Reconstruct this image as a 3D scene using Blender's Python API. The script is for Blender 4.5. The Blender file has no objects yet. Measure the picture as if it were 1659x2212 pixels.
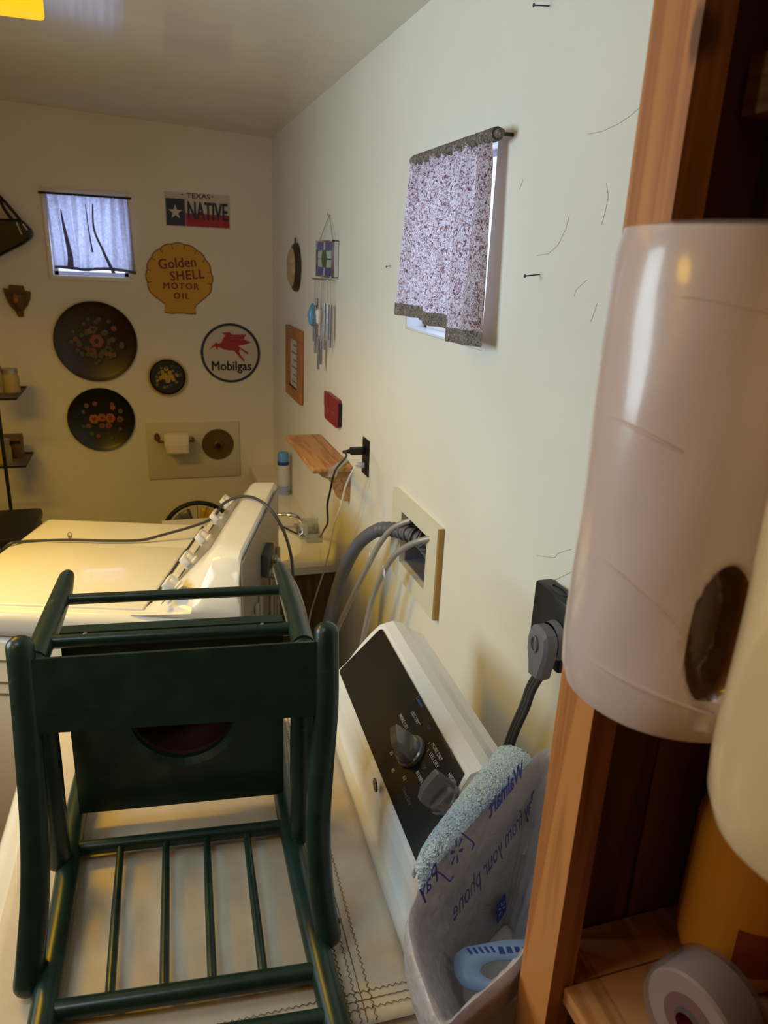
import bpy, bmesh, math, random
from mathutils import Vector, Matrix, noise
random.seed(7)
S = bpy.context.scene
COL = S.collection
PI = math.pi

# ------------------------------------------------------------------ camera
CZ = 1.82
FPX, CX, CY = 1576.45, 829.5, 1106.0
yaw, pitch, roll = 0.319547, -0.3291167, 0.0438893
fw = Vector((math.sin(yaw)*math.cos(pitch), math.cos(yaw)*math.cos(pitch), math.sin(pitch)))
r0 = Vector((math.cos(yaw), -math.sin(yaw), 0)); u0 = r0.cross(fw)
rt = r0*math.cos(roll) + u0*math.sin(roll); up = u0*math.cos(roll) - r0*math.sin(roll)
CAM = Vector((0, 0, CZ))
cd = bpy.data.cameras.new('camera'); cam = bpy.data.objects.new('camera', cd); COL.objects.link(cam)
cam.matrix_world = Matrix(((rt.x, up.x, -fw.x, 0), (rt.y, up.y, -fw.y, 0), (rt.z, up.z, -fw.z, CZ), (0, 0, 0, 1)))
cd.sensor_fit = 'AUTO'; cd.sensor_width = 36.0; cd.lens = FPX/2212*36; cd.clip_start = 0.02
cd.dof.use_dof = True; cd.dof.focus_distance = 1.15; cd.dof.aperture_fstop = 10.0
S.camera = cam

# ------------------------------------------------------------------ world, light, exposure
w = bpy.data.worlds.new('sky'); S.world = w; w.use_nodes = True
bg = w.node_tree.nodes['Background']; bg.inputs[0].default_value = (0.72, 0.80, 1.0, 1); bg.inputs[1].default_value = 3.0
vs = S.view_settings; vs.view_transform = 'Standard'; vs.look = 'None'; vs.gamma = 1.0; vs.use_curve_mapping = False; vs.exposure = 0.0

def area(name, loc, rot, sx, sy, power, col):
    l = bpy.data.lights.new(name, 'AREA'); l.shape = 'RECTANGLE'; l.size = sx; l.size_y = sy; l.energy = power; l.color = col
    o = bpy.data.objects.new(name, l); o.location = loc; o.rotation_euler = rot; COL.objects.link(o); return o
DAY_P, LAMP_P, AMBER = 12.4, 19.0, (1.0, .57, .0)
day = area('side_window_daylight', (-1.56, 1.45, 1.85), (0, -PI/2, 0), .85, .95, DAY_P, (0.74, 0.93, 1.0)); day.data.spread = math.radians(118)

fill = area('ceiling_light_behind', (-.55, .45, 2.40), (0, 0, 0), 0.5, .3, 2.2, (0.70, 0.92, 1.0)); fill.data.spread = math.radians(125)

sb_ = bpy.data.lights.new('side_bulb', 'POINT'); sb_.energy = 6.5; sb_.color = (1.0, .55, .02); sb_.shadow_soft_size = .12
so_ = bpy.data.objects.new('side_bulb', sb_); so_.location = (-1.0, .35, 1.95); COL.objects.link(so_)

# ------------------------------------------------------------------ pixel rays -> points on real planes
def ray(px, py):
    return rt*((px-CX)/FPX) - up*((py-CY)/FPX) + fw
def P(px, py, x=None, y=None, z=None):
    d = ray(px, py)
    t = x/d.x if x is not None else (y/d.y if y is not None else (z-CZ)/d.z)
    return CAM + d*t
def PP(px, py, o, n):
    d = ray(px, py); return CAM + d*((o-CAM).dot(n)/d.dot(n))

# ------------------------------------------------------------------ materials
def lin(c):
    return tuple((v/255/12.92 if v/255 <= 0.04045 else ((v/255+0.055)/1.055)**2.4) for v in c)
def mat(name, col, rough=0.5, metal=0.0, bump=0.0, bscale=200, var=0.0, vscale=8, **kw):
    m = bpy.data.materials.new(name); m.use_nodes = True; nt = m.node_tree; b = nt.nodes['Principled BSDF']
    c = lin(col); b.inputs['Base Color'].default_value = (*c, 1); b.inputs['Roughness'].default_value = rough; b.inputs['Metallic'].default_value = metal
    tc = nt.nodes.new('ShaderNodeTexCoord')
    if var:
        n = nt.nodes.new('ShaderNodeTexNoise'); n.inputs['Scale'].default_value = vscale; n.inputs['Detail'].default_value = 5
        nt.links.new(tc.outputs['Object'], n.inputs['Vector'])
        r = nt.nodes.new('ShaderNodeValToRGB')
        r.color_ramp.elements[0].position = .3; r.color_ramp.elements[1].position = .7
        r.color_ramp.elements[0].color = (*[v*(1-var) for v in c], 1); r.color_ramp.elements[1].color = (*[min(1, v*(1+var)) for v in c], 1)
        nt.links.new(n.outputs['Fac'], r.inputs[0]); nt.links.new(r.outputs[0], b.inputs['Base Color'])
    if bump:
        n = nt.nodes.new('ShaderNodeTexNoise'); n.inputs['Scale'].default_value = bscale; n.inputs['Detail'].default_value = 4
        nt.links.new(tc.outputs['Object'], n.inputs['Vector'])
        bp = nt.nodes.new('ShaderNodeBump'); bp.inputs['Strength'].default_value = bump; bp.inputs['Distance'].default_value = 0.002
        nt.links.new(n.outputs['Fac'], bp.inputs['Height']); nt.links.new(bp.outputs[0], b.inputs['Normal'])
    for k, v in kw.items(): b.inputs[k.replace('_', ' ')].default_value = v
    return m
def wood(name, light, dark, axis=2, rough=0.45, rings=22, stretch=.08, knots=()):
    m = bpy.data.materials.new(name); m.use_nodes = True; nt = m.node_tree; b = nt.nodes['Principled BSDF']; b.inputs['Roughness'].default_value = rough
    tc = nt.nodes.new('ShaderNodeTexCoord'); mp = nt.nodes.new('ShaderNodeMapping'); s = [1, 1, 1]; s[axis] = stretch; mp.inputs['Scale'].default_value = s
    nt.links.new(tc.outputs['Object'], mp.inputs[0])
    n = nt.nodes.new('ShaderNodeTexNoise'); n.inputs['Scale'].default_value = rings; n.inputs['Detail'].default_value = 3; n.inputs['Distortion'].default_value = .6
    nt.links.new(mp.outputs[0], n.inputs['Vector'])
    mm = nt.nodes.new('ShaderNodeMath'); mm.operation = 'MULTIPLY'; mm.inputs[1].default_value = 9; nt.links.new(n.outputs['Fac'], mm.inputs[0])
    fr = nt.nodes.new('ShaderNodeMath'); fr.operation = 'PINGPONG'; fr.inputs[1].default_value = 1.0; nt.links.new(mm.outputs[0], fr.inputs[0])
    r = nt.nodes.new('ShaderNodeValToRGB'); r.color_ramp.elements[0].color = (*lin(dark), 1); r.color_ramp.elements[1].color = (*lin(light), 1)
    r.color_ramp.elements[0].position = .05; r.color_ramp.elements[1].position = .6
    nt.links.new(fr.outputs[0], r.inputs[0]); out = r.outputs[0]
    for (kx, ky, kz, sx, sy, sz) in knots:
        m2 = nt.nodes.new('ShaderNodeMapping'); m2.vector_type = 'TEXTURE'; m2.inputs['Location'].default_value = (kx, ky, kz); m2.inputs['Scale'].default_value = (sx, sy, sz)
        nt.links.new(tc.outputs['Object'], m2.inputs[0])
        ln = nt.nodes.new('ShaderNodeVectorMath'); ln.operation = 'LENGTH'; nt.links.new(m2.outputs[0], ln.inputs[0])
        mr = nt.nodes.new('ShaderNodeMapRange'); mr.interpolation_type = 'SMOOTHSTEP'; mr.inputs[1].default_value = .55; mr.inputs[2].default_value = 1.2; mr.inputs[3].default_value = .92; mr.inputs[4].default_value = 0
        nt.links.new(ln.outputs['Value'], mr.inputs[0])
        mx = nt.nodes.new('ShaderNodeMixRGB'); mx.inputs[2].default_value = (*[v*.3 for v in lin(dark)], 1)
        nt.links.new(mr.outputs[0], mx.inputs[0]); nt.links.new(out, mx.inputs[1]); out = mx.outputs[0]
    nt.links.new(out, b.inputs['Base Color'])
    return m
def clear(name, col=(255, 255, 255), gloss=.15, tint=.9):
    m = bpy.data.materials.new(name); m.use_nodes = True; nt = m.node_tree; nt.nodes.clear()
    o = nt.nodes.new('ShaderNodeOutputMaterial'); t = nt.nodes.new('ShaderNodeBsdfTransparent'); g = nt.nodes.new('ShaderNodeBsdfPrincipled'); x = nt.nodes.new('ShaderNodeMixShader')
    t.inputs[0].default_value = (*lin(col), 1); g.inputs['Base Color'].default_value = (*lin(col), 1); g.inputs['Roughness'].default_value = .08
    x.inputs[0].default_value = 1-tint; nt.links.new(t.outputs[0], x.inputs[1]); nt.links.new(g.outputs[0], x.inputs[2]); nt.links.new(x.outputs[0], o.inputs[0])
    return m
def cloth(name, colfun, trans=.5):
    """diffuse + translucent cloth; colfun(nt, tc) returns a colour socket"""
    m = bpy.data.materials.new(name); m.use_nodes = True; nt = m.node_tree; nt.nodes.clear()
    o = nt.nodes.new('ShaderNodeOutputMaterial'); d = nt.nodes.new('ShaderNodeBsdfDiffuse'); t = nt.nodes.new('ShaderNodeBsdfTranslucent'); x = nt.nodes.new('ShaderNodeMixShader')
    tc = nt.nodes.new('ShaderNodeTexCoord'); c = colfun(nt, tc)
    nt.links.new(c, d.inputs[0]); nt.links.new(c, t.inputs[0]); x.inputs[0].default_value = trans
    nt.links.new(d.outputs[0], x.inputs[1]); nt.links.new(t.outputs[0], x.inputs[2]); nt.links.new(x.outputs[0], o.inputs[0])
    return m
def speck(stops, scale):
    def f(nt, tc):
        v = nt.nodes.new('ShaderNodeTexNoise'); v.inputs['Scale'].default_value = scale; v.inputs['Detail'].default_value = 2; v.inputs['Distortion'].default_value = 1.6
        nt.links.new(tc.outputs['Object'], v.inputs['Vector'])
        r = nt.nodes.new('ShaderNodeValToRGB'); r.color_ramp.interpolation = 'LINEAR'
        while len(r.color_ramp.elements) < len(stops): r.color_ramp.elements.new(.5)
        for e, (p, c) in zip(r.color_ramp.elements, stops): e.position = p; e.color = (*lin(c), 1)
        nt.links.new(v.outputs['Fac'], r.inputs[0]); return r.outputs[0]
    return f
M = {}
M['wall'] = mat('plaster', (232, 230, 220), .6, bump=.25, bscale=14, var=.03, vscale=3)
M['ceiling'] = mat('ceiling_paint', (222, 217, 204), .10, bump=.06, bscale=9, var=.05, vscale=4)
M['panelling'] = wood('wall_panelling', (126, 92, 60), (96, 66, 40), axis=2, rings=12)
M['floor'] = mat('vinyl_floor', (120, 104, 84), .5, var=.15, vscale=5)
M['white'] = mat('white_enamel', (236, 235, 230), .09)
M['whiteplastic'] = mat('white_plastic', (236, 238, 242), .3)
M['glossblack'] = mat('black_panel', (12, 12, 17), .38)
M['black'] = mat('black_plastic', (16, 16, 18), .45)
M['cordgrey'] = mat('grey_cord', (58, 60, 68), .5)
M['grey'] = mat('grey_plastic', (112, 112, 122), .5)
M['greypanel'] = mat('grey_console_panel', (142, 138, 132), .35)
M['steel'] = mat('galvanised_steel', (165, 162, 156), .4, .6)
M['chrome'] = mat('chrome', (215, 215, 220), .08, 1.0)
M['brass'] = mat('brass', (170, 155, 120), .35, .8)
M['knobgrey'] = mat('grey_knob', (120, 118, 120), .22, .35)
M['green'] = mat('green_paint', (27, 50, 42), .32, bump=.12, bscale=60, var=.25, vscale=30)
def scuff(m, col, lo, hi, sc):
    nt = m.node_tree; b = nt.nodes['Principled BSDF']; src = b.inputs['Base Color'].links[0].from_socket
    tc = nt.nodes.new('ShaderNodeTexCoord'); n = nt.nodes.new('ShaderNodeTexNoise'); n.inputs['Scale'].default_value = sc; n.inputs['Detail'].default_value = 8; n.inputs['Roughness'].default_value = .7
    mp = nt.nodes.new('ShaderNodeMapping'); mp.inputs['Scale'].default_value = (.5, 1, 1.6); nt.links.new(tc.outputs['Object'], mp.inputs[0]); nt.links.new(mp.outputs[0], n.inputs['Vector'])
    r = nt.nodes.new('ShaderNodeMapRange'); r.inputs[1].default_value = lo; r.inputs[2].default_value = hi; r.inputs[4].default_value = .55; nt.links.new(n.outputs['Fac'], r.inputs[0])
    x = nt.nodes.new('ShaderNodeMixRGB'); x.inputs[2].default_value = (*lin(col), 1); nt.links.new(r.outputs[0], x.inputs[0]); nt.links.new(src, x.inputs[1]); nt.links.new(x.outputs[0], b.inputs['Base Color'])
scuff(M['green'], (92, 104, 92), .64, .76, 26)
M['maroon'] = mat('maroon_plastic', (52, 18, 18), .5)
M['counter'] = mat('cultured_marble', (226, 224, 214), .2, var=.03, vscale=6)
M['hose'] = mat('grey_hose', (96, 98, 110), .5)
M['braid'] = mat('braided_hose', (166, 164, 162), .35, .3, bump=.3, bscale=700)
M['whitehose'] = mat('pale_hose', (206, 206, 204), .4)
M['tan'] = wood('oak_shelf', (196, 146, 92), (168, 116, 66), axis=1, rings=30)
M['cab'] = wood('walnut_laminate', (112, 84, 54), (78, 55, 33), axis=2, rings=30, stretch=.05)
M['frame_oak'] = wood('oak_frame', (170, 112, 62), (140, 88, 46), axis=2, rings=40)
M['pine'] = wood('pine_post', (204, 136, 74), (176, 108, 56), axis=2, rings=26, stretch=.05,
                 knots=((0, -.022, .455, .02, .006, .018), (.0185, -.05, .425, .010, .02, .03), (0, .02, .30, .02, .003, .03), (0, -.034, .50, .02, .003, .008), (0, .024, .17, .02, .004, .04)))
M['darkwood'] = wood('dark_shelf_wood', (120, 74, 42), (86, 50, 28), axis=2, rings=14, stretch=.05)
M['shelfwood'] = wood('shelf_board', (196, 134, 80), (168, 106, 58), axis=1, rings=24, stretch=.05)
M['cloth'] = mat('tan_cloth', (214, 200, 180), .85, bump=.25, bscale=900, var=.04, vscale=40)
M['stitch'] = mat('brown_thread', (120, 92, 64), .9)
M['towel'] = mat('terry', (194, 216, 234), .95, bump=1.0, bscale=380, var=.1, vscale=120)
M['cream'] = mat('ivory_plastic', (224, 220, 200), .4)
M['glass'] = clear('window_glass', (240, 246, 255), tint=.92)
M['acrylic'] = clear('clear_acrylic', (232, 236, 236), tint=.62)
M['ink'] = mat('white_ink', (200, 200, 205), .6)
M['inkdim'] = mat('grey_ink', (92, 94, 100), .6)
M['inkblue'] = mat('blue_ink', (30, 110, 190), .6)
M['yellow'] = mat('sign_yellow', (206, 156, 38), .4)
M['signred'] = mat('sign_maroon', (112, 36, 28), .5)
M['signwhite'] = mat('sign_white', (206, 200, 192), .35)
M['signblue'] = mat('sign_navy', (38, 44, 70), .4)
M['red'] = mat('sign_red', (168, 38, 48), .4)
M['darkgreen'] = mat('tole_black', (22, 24, 20), .35)
M['tolebrown'] = mat('tole_brown', (40, 24, 20), .35)
M['pinkflower'] = mat('painted_pink', (128, 76, 66), .6)
M['paleflower'] = mat('painted_sage', (84, 88, 72), .6)
M['orangeflower'] = mat('painted_orange', (160, 92, 50), .6)
M['gold'] = mat('painted_gold', (186, 150, 52), .5)
M['bronze'] = mat('aged_bronze', (104, 78, 42), .5, .3)
M['paper'] = mat('tissue', (228, 220, 206), .9)
M['leather'] = mat('black_leather', (12, 12, 12), .4)
M['bluecap'] = mat('blue_cap', (92, 156, 224), .35)
M['bluedark'] = mat('blue_band', (24, 60, 150), .4)
M['canwhite'] = mat('can_label', (206, 206, 218), .3, var=.08, vscale=60)
M['redbook'] = mat('red_cover', (138, 24, 48), .4)
M['bagink'] = mat('bag_blue_ink', (52, 74, 168), .6)
M['baggrey'] = mat('bag_grey_ink', (74, 82, 134), .6)
M['lightblue'] = mat('light_blue_card', (168, 200, 246), .35)
M['binbrown'] = mat('pale_plastic', (206, 206, 212), .5)
M['wrap'] = mat('wrapped_paper', (226, 202, 196), .3, bump=.5, bscale=18, var=.04, vscale=9, Coat_Weight=.6, Coat_Roughness=.12)
M['kraft'] = mat('brown_cardboard', (112, 70, 38), .8)
M['amber'] = mat('amber_plastic', (232, 158, 48), .35, Subsurface_Weight=.0)
M['fabricdark'] = mat('dark_fabric', (40, 40, 44), .9, bump=.8, bscale=60, var=.4, vscale=30)
M['crack'] = mat('plaster_crack', (176, 168, 150), .9)
M['navyglass'] = mat('blue_glass', (60, 74, 150), .15)
M['frost'] = mat('frosted_glass', (176, 196, 196), .25)
M['greenglass'] = mat('green_glass', (40, 72, 56), .15)
M['tube'] = mat('aluminium_chime', (150, 150, 158), .25, .8)
M['teal'] = mat('blue_agate', (90, 150, 200), .3)
M['photo'] = mat('print_paper', (196, 192, 192), .5, var=.25, vscale=30)
M['brownframe'] = mat('dark_frame', (58, 44, 36), .4)
def bagmat():
    m = bpy.data.materials.new('thin_bag'); m.use_nodes = True; nt = m.node_tree; nt.nodes.clear()
    o = nt.nodes.new('ShaderNodeOutputMaterial'); d = nt.nodes.new('ShaderNodeBsdfPrincipled'); t = nt.nodes.new('ShaderNodeBsdfTranslucent'); x = nt.nodes.new('ShaderNodeMixShader')
    d.inputs['Base Color'].default_value = (*lin((226, 222, 230)), 1); d.inputs['Roughness'].default_value = .22
    t.inputs[0].default_value = (*lin((220, 214, 220)), 1); x.inputs[0].default_value = .4
    nt.links.new(d.outputs[0], x.inputs[1]); nt.links.new(t.outputs[0], x.inputs[2]); nt.links.new(x.outputs[0], o.inputs[0])
    tc = nt.nodes.new('ShaderNodeTexCoord'); n = nt.nodes.new('ShaderNodeTexNoise'); n.inputs['Scale'].default_value = 38; n.inputs['Detail'].default_value = 5; n.inputs['Distortion'].default_value = 1.2
    nt.links.new(tc.outputs['Object'], n.inputs['Vector']); b = nt.nodes.new('ShaderNodeBump'); b.inputs['Strength'].default_value = .7; b.inputs['Distance'].default_value = .006
    nt.links.new(n.outputs['Fac'], b.inputs['Height']); nt.links.new(b.outputs[0], d.inputs['Normal']); return m
M['bag'] = bagmat()
M['curtain'] = cloth('floral_print', speck(((.30, (84, 60, 56)), (.41, (146, 110, 106)), (.48, (190, 172, 174)), (.57, (236, 228, 228)), (.66, (128, 98, 100))), 150), .60)
M['hem'] = cloth('floral_hem', speck(((.32, (70, 62, 58)), (.5, (118, 108, 104)), (.64, (164, 156, 148))), 260), .12)
M['sheer'] = cloth('white_cotton', speck(((.3, (196, 194, 214)), (.7, (232, 232, 246))), 60), .7)
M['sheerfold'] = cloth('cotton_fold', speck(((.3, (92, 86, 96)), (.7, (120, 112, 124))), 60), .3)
def emit(name, col, s):
    m = bpy.data.materials.new(name); m.use_nodes = True; nt = m.node_tree; b = nt.nodes['Principled BSDF']
    b.inputs['Base Color'].default_value = (*lin(col), 1); b.inputs['Emission Color'].default_value = (*lin(col), 1); b.inputs['Emission Strength'].default_value = s; return m

# ------------------------------------------------------------------ mesh builder
class MB:
    def __init__(s): s.v = []; s.f = []; s.sm = []
    def add(s, vs, fs, smooth=False):
        n = len(s.v); s.v += [Vector(v) for v in vs]; s.f += [tuple(i+n for i in f) for f in fs]; s.sm += [smooth]*len(fs); return s
    def bm(s, bm, T=None, smooth=False):
        bm.verts.index_update(); vs = [(T(*v.co) if T else v.co.copy()) for v in bm.verts]
        s.add(vs, [[v.index for v in f.verts] for f in bm.faces], smooth); bm.free(); return s
    def box(s, lo, hi, T=None, bevel=0, seg=2, smooth=None):
        bm = bmesh.new(); bmesh.ops.create_cube(bm, size=1)
        for v in bm.verts: v.co = Vector([(lo[i]+hi[i])/2 + v.co[i]*(hi[i]-lo[i]) for i in range(3)])
        if bevel: bmesh.ops.bevel(bm, geom=bm.edges[:], offset=bevel, segments=seg, profile=.5, affect='EDGES')
        return s.bm(bm, T, bool(bevel) if smooth is None else smooth)
    def tube(s, pts, r, n=12, cap=True, closed=False, dome=0):
        pts = [Vector(p) for p in pts]; rs = list(r) if isinstance(r, (list, tuple)) else [r]*len(pts)
        if dome and not closed:
            d0 = (pts[0]-pts[1]).normalized(); d1 = (pts[-1]-pts[-2]).normalized(); a, b = pts[0], pts[-1]; ra, rb = rs[0], rs[-1]
            pre = [(a+d0*ra*dome*math.sin(t), ra*math.cos(t)) for t in (1.45, 1.1, .7, .35)]
            post = [(b+d1*rb*dome*math.sin(t), rb*math.cos(t)) for t in (.35, .7, 1.1, 1.45)]
            pts = [p for p, _ in pre]+pts+[p for p, _ in post]; rs = [q for _, q in pre]+rs+[q for _, q in post]
        N = len(pts); vs = []; nrm = None
        for i, p in enumerate(pts):
            t = (pts[(i+1) % N]-pts[i-1]) if closed else (pts[min(i+1, N-1)]-pts[max(i-1, 0)])
            t.normalize()
            if nrm is None:
                a = Vector((0, 0, 1)) if abs(t.z) < .9 else Vector((1, 0, 0)); nrm = (a-t*a.dot(t)).normalized()
            else:
                nrm = nrm-t*nrm.dot(t); nrm.normalize()
            bn = t.cross(nrm)
            for k in range(n):
                an = 2*PI*k/n; vs.append(p+(nrm*math.cos(an)+bn*math.sin(an))*rs[i])
        fs = []
        for i in range(N if closed else N-1):
            j = (i+1) % N
            for k in range(n): fs.append((i*n+k, i*n+(k+1) % n, j*n+(k+1) % n, j*n+k))
        s.add(vs, fs, True)
        if cap and not closed:
            s.add(vs[:n], [tuple(range(n))[::-1]]); s.add(vs[-n:], [tuple(range(n))])
        return s
    def lathe(s, prof, o, ax=(0, 0, 1), n=32, smooth=True, squash=None):
        o = Vector(o); ax = Vector(ax).normalized(); a = Vector((0, 0, 1)) if abs(ax.z) < .9 else Vector((1, 0, 0))
        u = (a-ax*a.dot(ax)).normalized(); v = ax.cross(u); vs = []
        for (r, h) in prof:
            for k in range(n):
                an = 2*PI*k/n; vs.append(o+ax*h+(u*math.cos(an)+v*math.sin(an))*r)
        fs = []
        for i in range(len(prof)-1):
            for k in range(n): fs.append((i*n+k, i*n+(k+1) % n, (i+1)*n+(k+1) % n, (i+1)*n+k))
        s.add(vs, fs, smooth); return s
    def prism(s, poly, o, ux, uy, th):
        """flat outline poly (u,v) on frame o,ux,uy thickened along n by th (towards ux x uy)"""
        o = Vector(o); ux = Vector(ux).normalized(); uy = Vector(uy).normalized(); n = ux.cross(uy)
        a = [o+ux*u+uy*v+n*th for u, v in poly]; b = [o+ux*u+uy*v for u, v in poly]; k = len(poly)
        s.add(a, [tuple(range(k))]); s.add(b, [tuple(range(k))[::-1]])
        s.add(a+b, [(i, k+i, k+(i+1) % k, (i+1) % k) for i in range(k)]); return s
    def grid(s, fn, nu, nv, smooth=True, wrapu=False):
        vs = [fn(i/(nu if wrapu else nu-1), j/(nv-1)) for j in range(nv) for i in range(nu)]
        fs = []
        for j in range(nv-1):
            for i in range(nu if wrapu else nu-1):
                i2 = (i+1) % nu; fs.append((j*nu+i, j*nu+i2, (j+1)*nu+i2, (j+1)*nu+i))
        s.add(vs, fs, smooth); return s
    def loft(s, secs, smooth=False, caps=True):
        k = len(secs[0]); vs = [p for q in secs for p in q]; fs = []
        for i in range(len(secs)-1):
            for j in range(k): fs.append((i*k+j, i*k+(j+1) % k, (i+1)*k+(j+1) % k, (i+1)*k+j))
        s.add(vs, fs, smooth)
        if caps: s.add(secs[0], [tuple(range(k))[::-1]]); s.add(secs[-1], [tuple(range(k))])
        return s
def spline(pts, n=8):
    pts = [Vector(p) for p in pts]; out = []
    for i in range(len(pts)-1):
        a = pts[max(i-1, 0)]; b = pts[i]; c = pts[i+1]; d = pts[min(i+2, len(pts)-1)]
        for k in range(n):
            t = k/n; out.append(.5*((2*b)+(c-a)*t+(2*a-5*b+4*c-d)*t*t+(3*b-a-3*c+d)*t**3))
    out.append(pts[-1]); return out

def wpos(o):
    p = Vector((0, 0, 0))
    while o: p = p+o.location; o = o.parent
    return p
def obj(name, mb, m, parent=None, loc=None, solid=0, sub=0):
    me = bpy.data.meshes.new(name); base = wpos(parent) if parent else Vector(loc or (0, 0, 0))
    me.from_pydata([v-base for v in mb.v], [], mb.f); me.polygons.foreach_set('use_smooth', mb.sm); me.update()
    bm = bmesh.new(); bm.from_mesh(me); bmesh.ops.remove_doubles(bm, verts=bm.verts, dist=1e-6); bmesh.ops.recalc_face_normals(bm, faces=bm.faces); bm.to_mesh(me); bm.free()
    if any(mb.sm): me.set_sharp_from_angle(angle=math.radians(38))
    me.materials.append(m); o = bpy.data.objects.new(name, me); COL.objects.link(o)
    if parent: o.parent = parent
    else: o.location = base
    if solid:
        md = o.modifiers.new('thick', 'SOLIDIFY'); md.thickness = solid; md.offset = 0
    if sub:
        md = o.modifiers.new('sub', 'SUBSURF'); md.levels = sub; md.render_levels = sub
    return o
def tag(o, label, cat, group=None):
    o['label'] = label; o['category'] = cat
    if group: o['group'] = group
    return o
def thing(name, label, cat, loc, group=None):
    o = bpy.data.objects.new(name, None); o.empty_display_size = .05; o.location = loc; COL.objects.link(o); return tag(o, label, cat, group)
def struct(name, mb, m, parent=None, **k):
    o = obj(name, mb, m, parent, **k)
    if not parent: o['kind'] = 'structure'
    return o
def text_mb(body, size, o, ux, uy, off=.0006, spacing=1.0, align='CENTER', bold=0.0, sx=1.0):
    cu = bpy.data.curves.new('t', 'FONT'); cu.body = body; cu.size = size; cu.align_x = align; cu.align_y = 'CENTER'; cu.resolution_u = 2; cu.space_character = spacing
    t = bpy.data.objects.new('t', cu); COL.objects.link(t); bpy.context.view_layer.update()
    me = t.to_mesh(); o = Vector(o); ux = Vector(ux).normalized(); uy = Vector(uy).normalized(); n = ux.cross(uy)
    mb = MB()
    for k, (ax_, ay_) in enumerate(((0, 0),) if not bold else ((0, 0), (1, 0), (-1, 0), (0, .8), (0, -.8))):   # heavier strokes: the outline repeated a hair to each side
        mb.add([o+ux*(v.co.x*sx+ax_*bold)+uy*(v.co.y+ay_*bold)+n*(off+k*2e-5) for v in me.vertices], [tuple(p.vertices) for p in me.polygons])
    t.to_mesh_clear(); bpy.data.objects.remove(t); bpy.data.curves.remove(cu); return mb
def text(name, body, size, o, ux, uy, m, parent, **k):
    return obj(name, text_mb(body, size, o, ux, uy, **k), m, parent)
def disc_poly(r, n=32, ry=None): return [(r*math.cos(2*PI*i/n), (ry or r)*math.sin(2*PI*i/n)) for i in range(n)]

# ================================================================== ROOM
WX, BY, LX, NY = .631, 3.87, -1.40, -1.0
def ceil_z(x): return 2.36 + .0435*(WX-x)
def holed(fn, u0, u1, v0, v1, holes, th):
    """wall of boxes around rectangular holes; fn(u,v,d) -> point"""
    us = sorted({u0, u1, *[h[0] for h in holes], *[h[1] for h in holes]}); vs_ = sorted({v0, v1, *[h[2] for h in holes], *[h[3] for h in holes]})
    mb = MB()
    for a, b in zip(us, us[1:]):
        for c, d in zip(vs_, vs_[1:]):
            m_, n_ = (a+b)/2, (c+d)/2
            if any(h[0] < m_ < h[1] and h[2] < n_ < h[3] for h in holes): continue
            mb.box((a, c, 0), (b, d, th), T=fn)
    return mb
RW = (1.340, 1.80, 1.663, 2.045)      # right window opening  y0 y1 z0 z1
HB = (1.523, 1.712, 1.062, 1.203)     # hookup box recess
BW = (-.395, -.052, 1.695, 2.062)     # back window opening   x0 x1 z0 z1
WR = struct('wall_right', holed(lambda u, v, d: Vector((WX+d, u, v)), NY, BY, 0, 2.6, [RW, HB], .12), M['wall'])
WB = struct('wall_back', holed(lambda u, v, d: Vector((u, BY+d, v)), LX-.12, WX+.12, 0, 2.6, [BW], .12), M['wall'])
struct('wall_left', holed(lambda u, v, d: Vector((LX-d, u, v)), NY, BY, 0, 2.6, [(1.0, 1.9, 1.35, 2.35)], .1), M['panelling'])
struct('wall_sky_blocker', MB().box((-2.6, .2, 0), (-2.5, 2.6, 2.8)).box((-2.6, .2, 2.75), (LX-.1, 2.6, 2.8)).box((-2.6, .1, 0), (LX-.1, .2, 2.8)).box((-2.6, 2.6, 0), (LX-.1, 2.7, 2.8)), M['panelling'])  # unseen box outside the left opening, added to block sky light
struct('wall_front', MB().box((LX-.1, NY-.1, 0), (WX+.12, NY, 2.6)), M['panelling'])
struct('floor', MB().box((LX-.8, NY-.1, -.1), (WX+.12, BY+.12, 0)), M['floor'])
cmb = MB(); cv = []
for (x, y) in ((LX-.12, NY-.1), (WX+.12, NY-.1), (WX+.12, BY+.12), (LX-.12, BY+.12)): cv += [Vector((x, y, ceil_z(x))), Vector((x, y, ceil_z(x)+.3))]
cmb.add(cv, [(0, 2, 4, 6), (1, 7, 5, 3), (0, 1, 3, 2), (2, 3, 5, 4), (4, 5, 7, 6), (6, 7, 1, 0)])
struct('ceiling', cmb, M['ceiling'])

# hairline cracks in the right wall
for px in ([(1390, 225), (1362, 250), (1335, 268), (1300, 284), (1270, 290)], [(1230, 465), (1222, 495), (1205, 530), (1185, 548), (1160, 552)],
           [(1310, 395), (1314, 425), (1308, 455), (1300, 485)], [(1268, 605), (1245, 625), (1240, 640)], [(1290, 655), (1282, 680), (1276, 695)],
           [(1130, 388), (1122, 410)], [(1238, 1185), (1205, 1195), (1198, 1205), (1160, 1200)], [(1235, 1235), (1205, 1250), (1180, 1262)]):
    obj('crack', MB().tube([P(a, b, x=WX-.0002) for a, b in px], .00045, n=5), M['crack'], WR)

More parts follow.
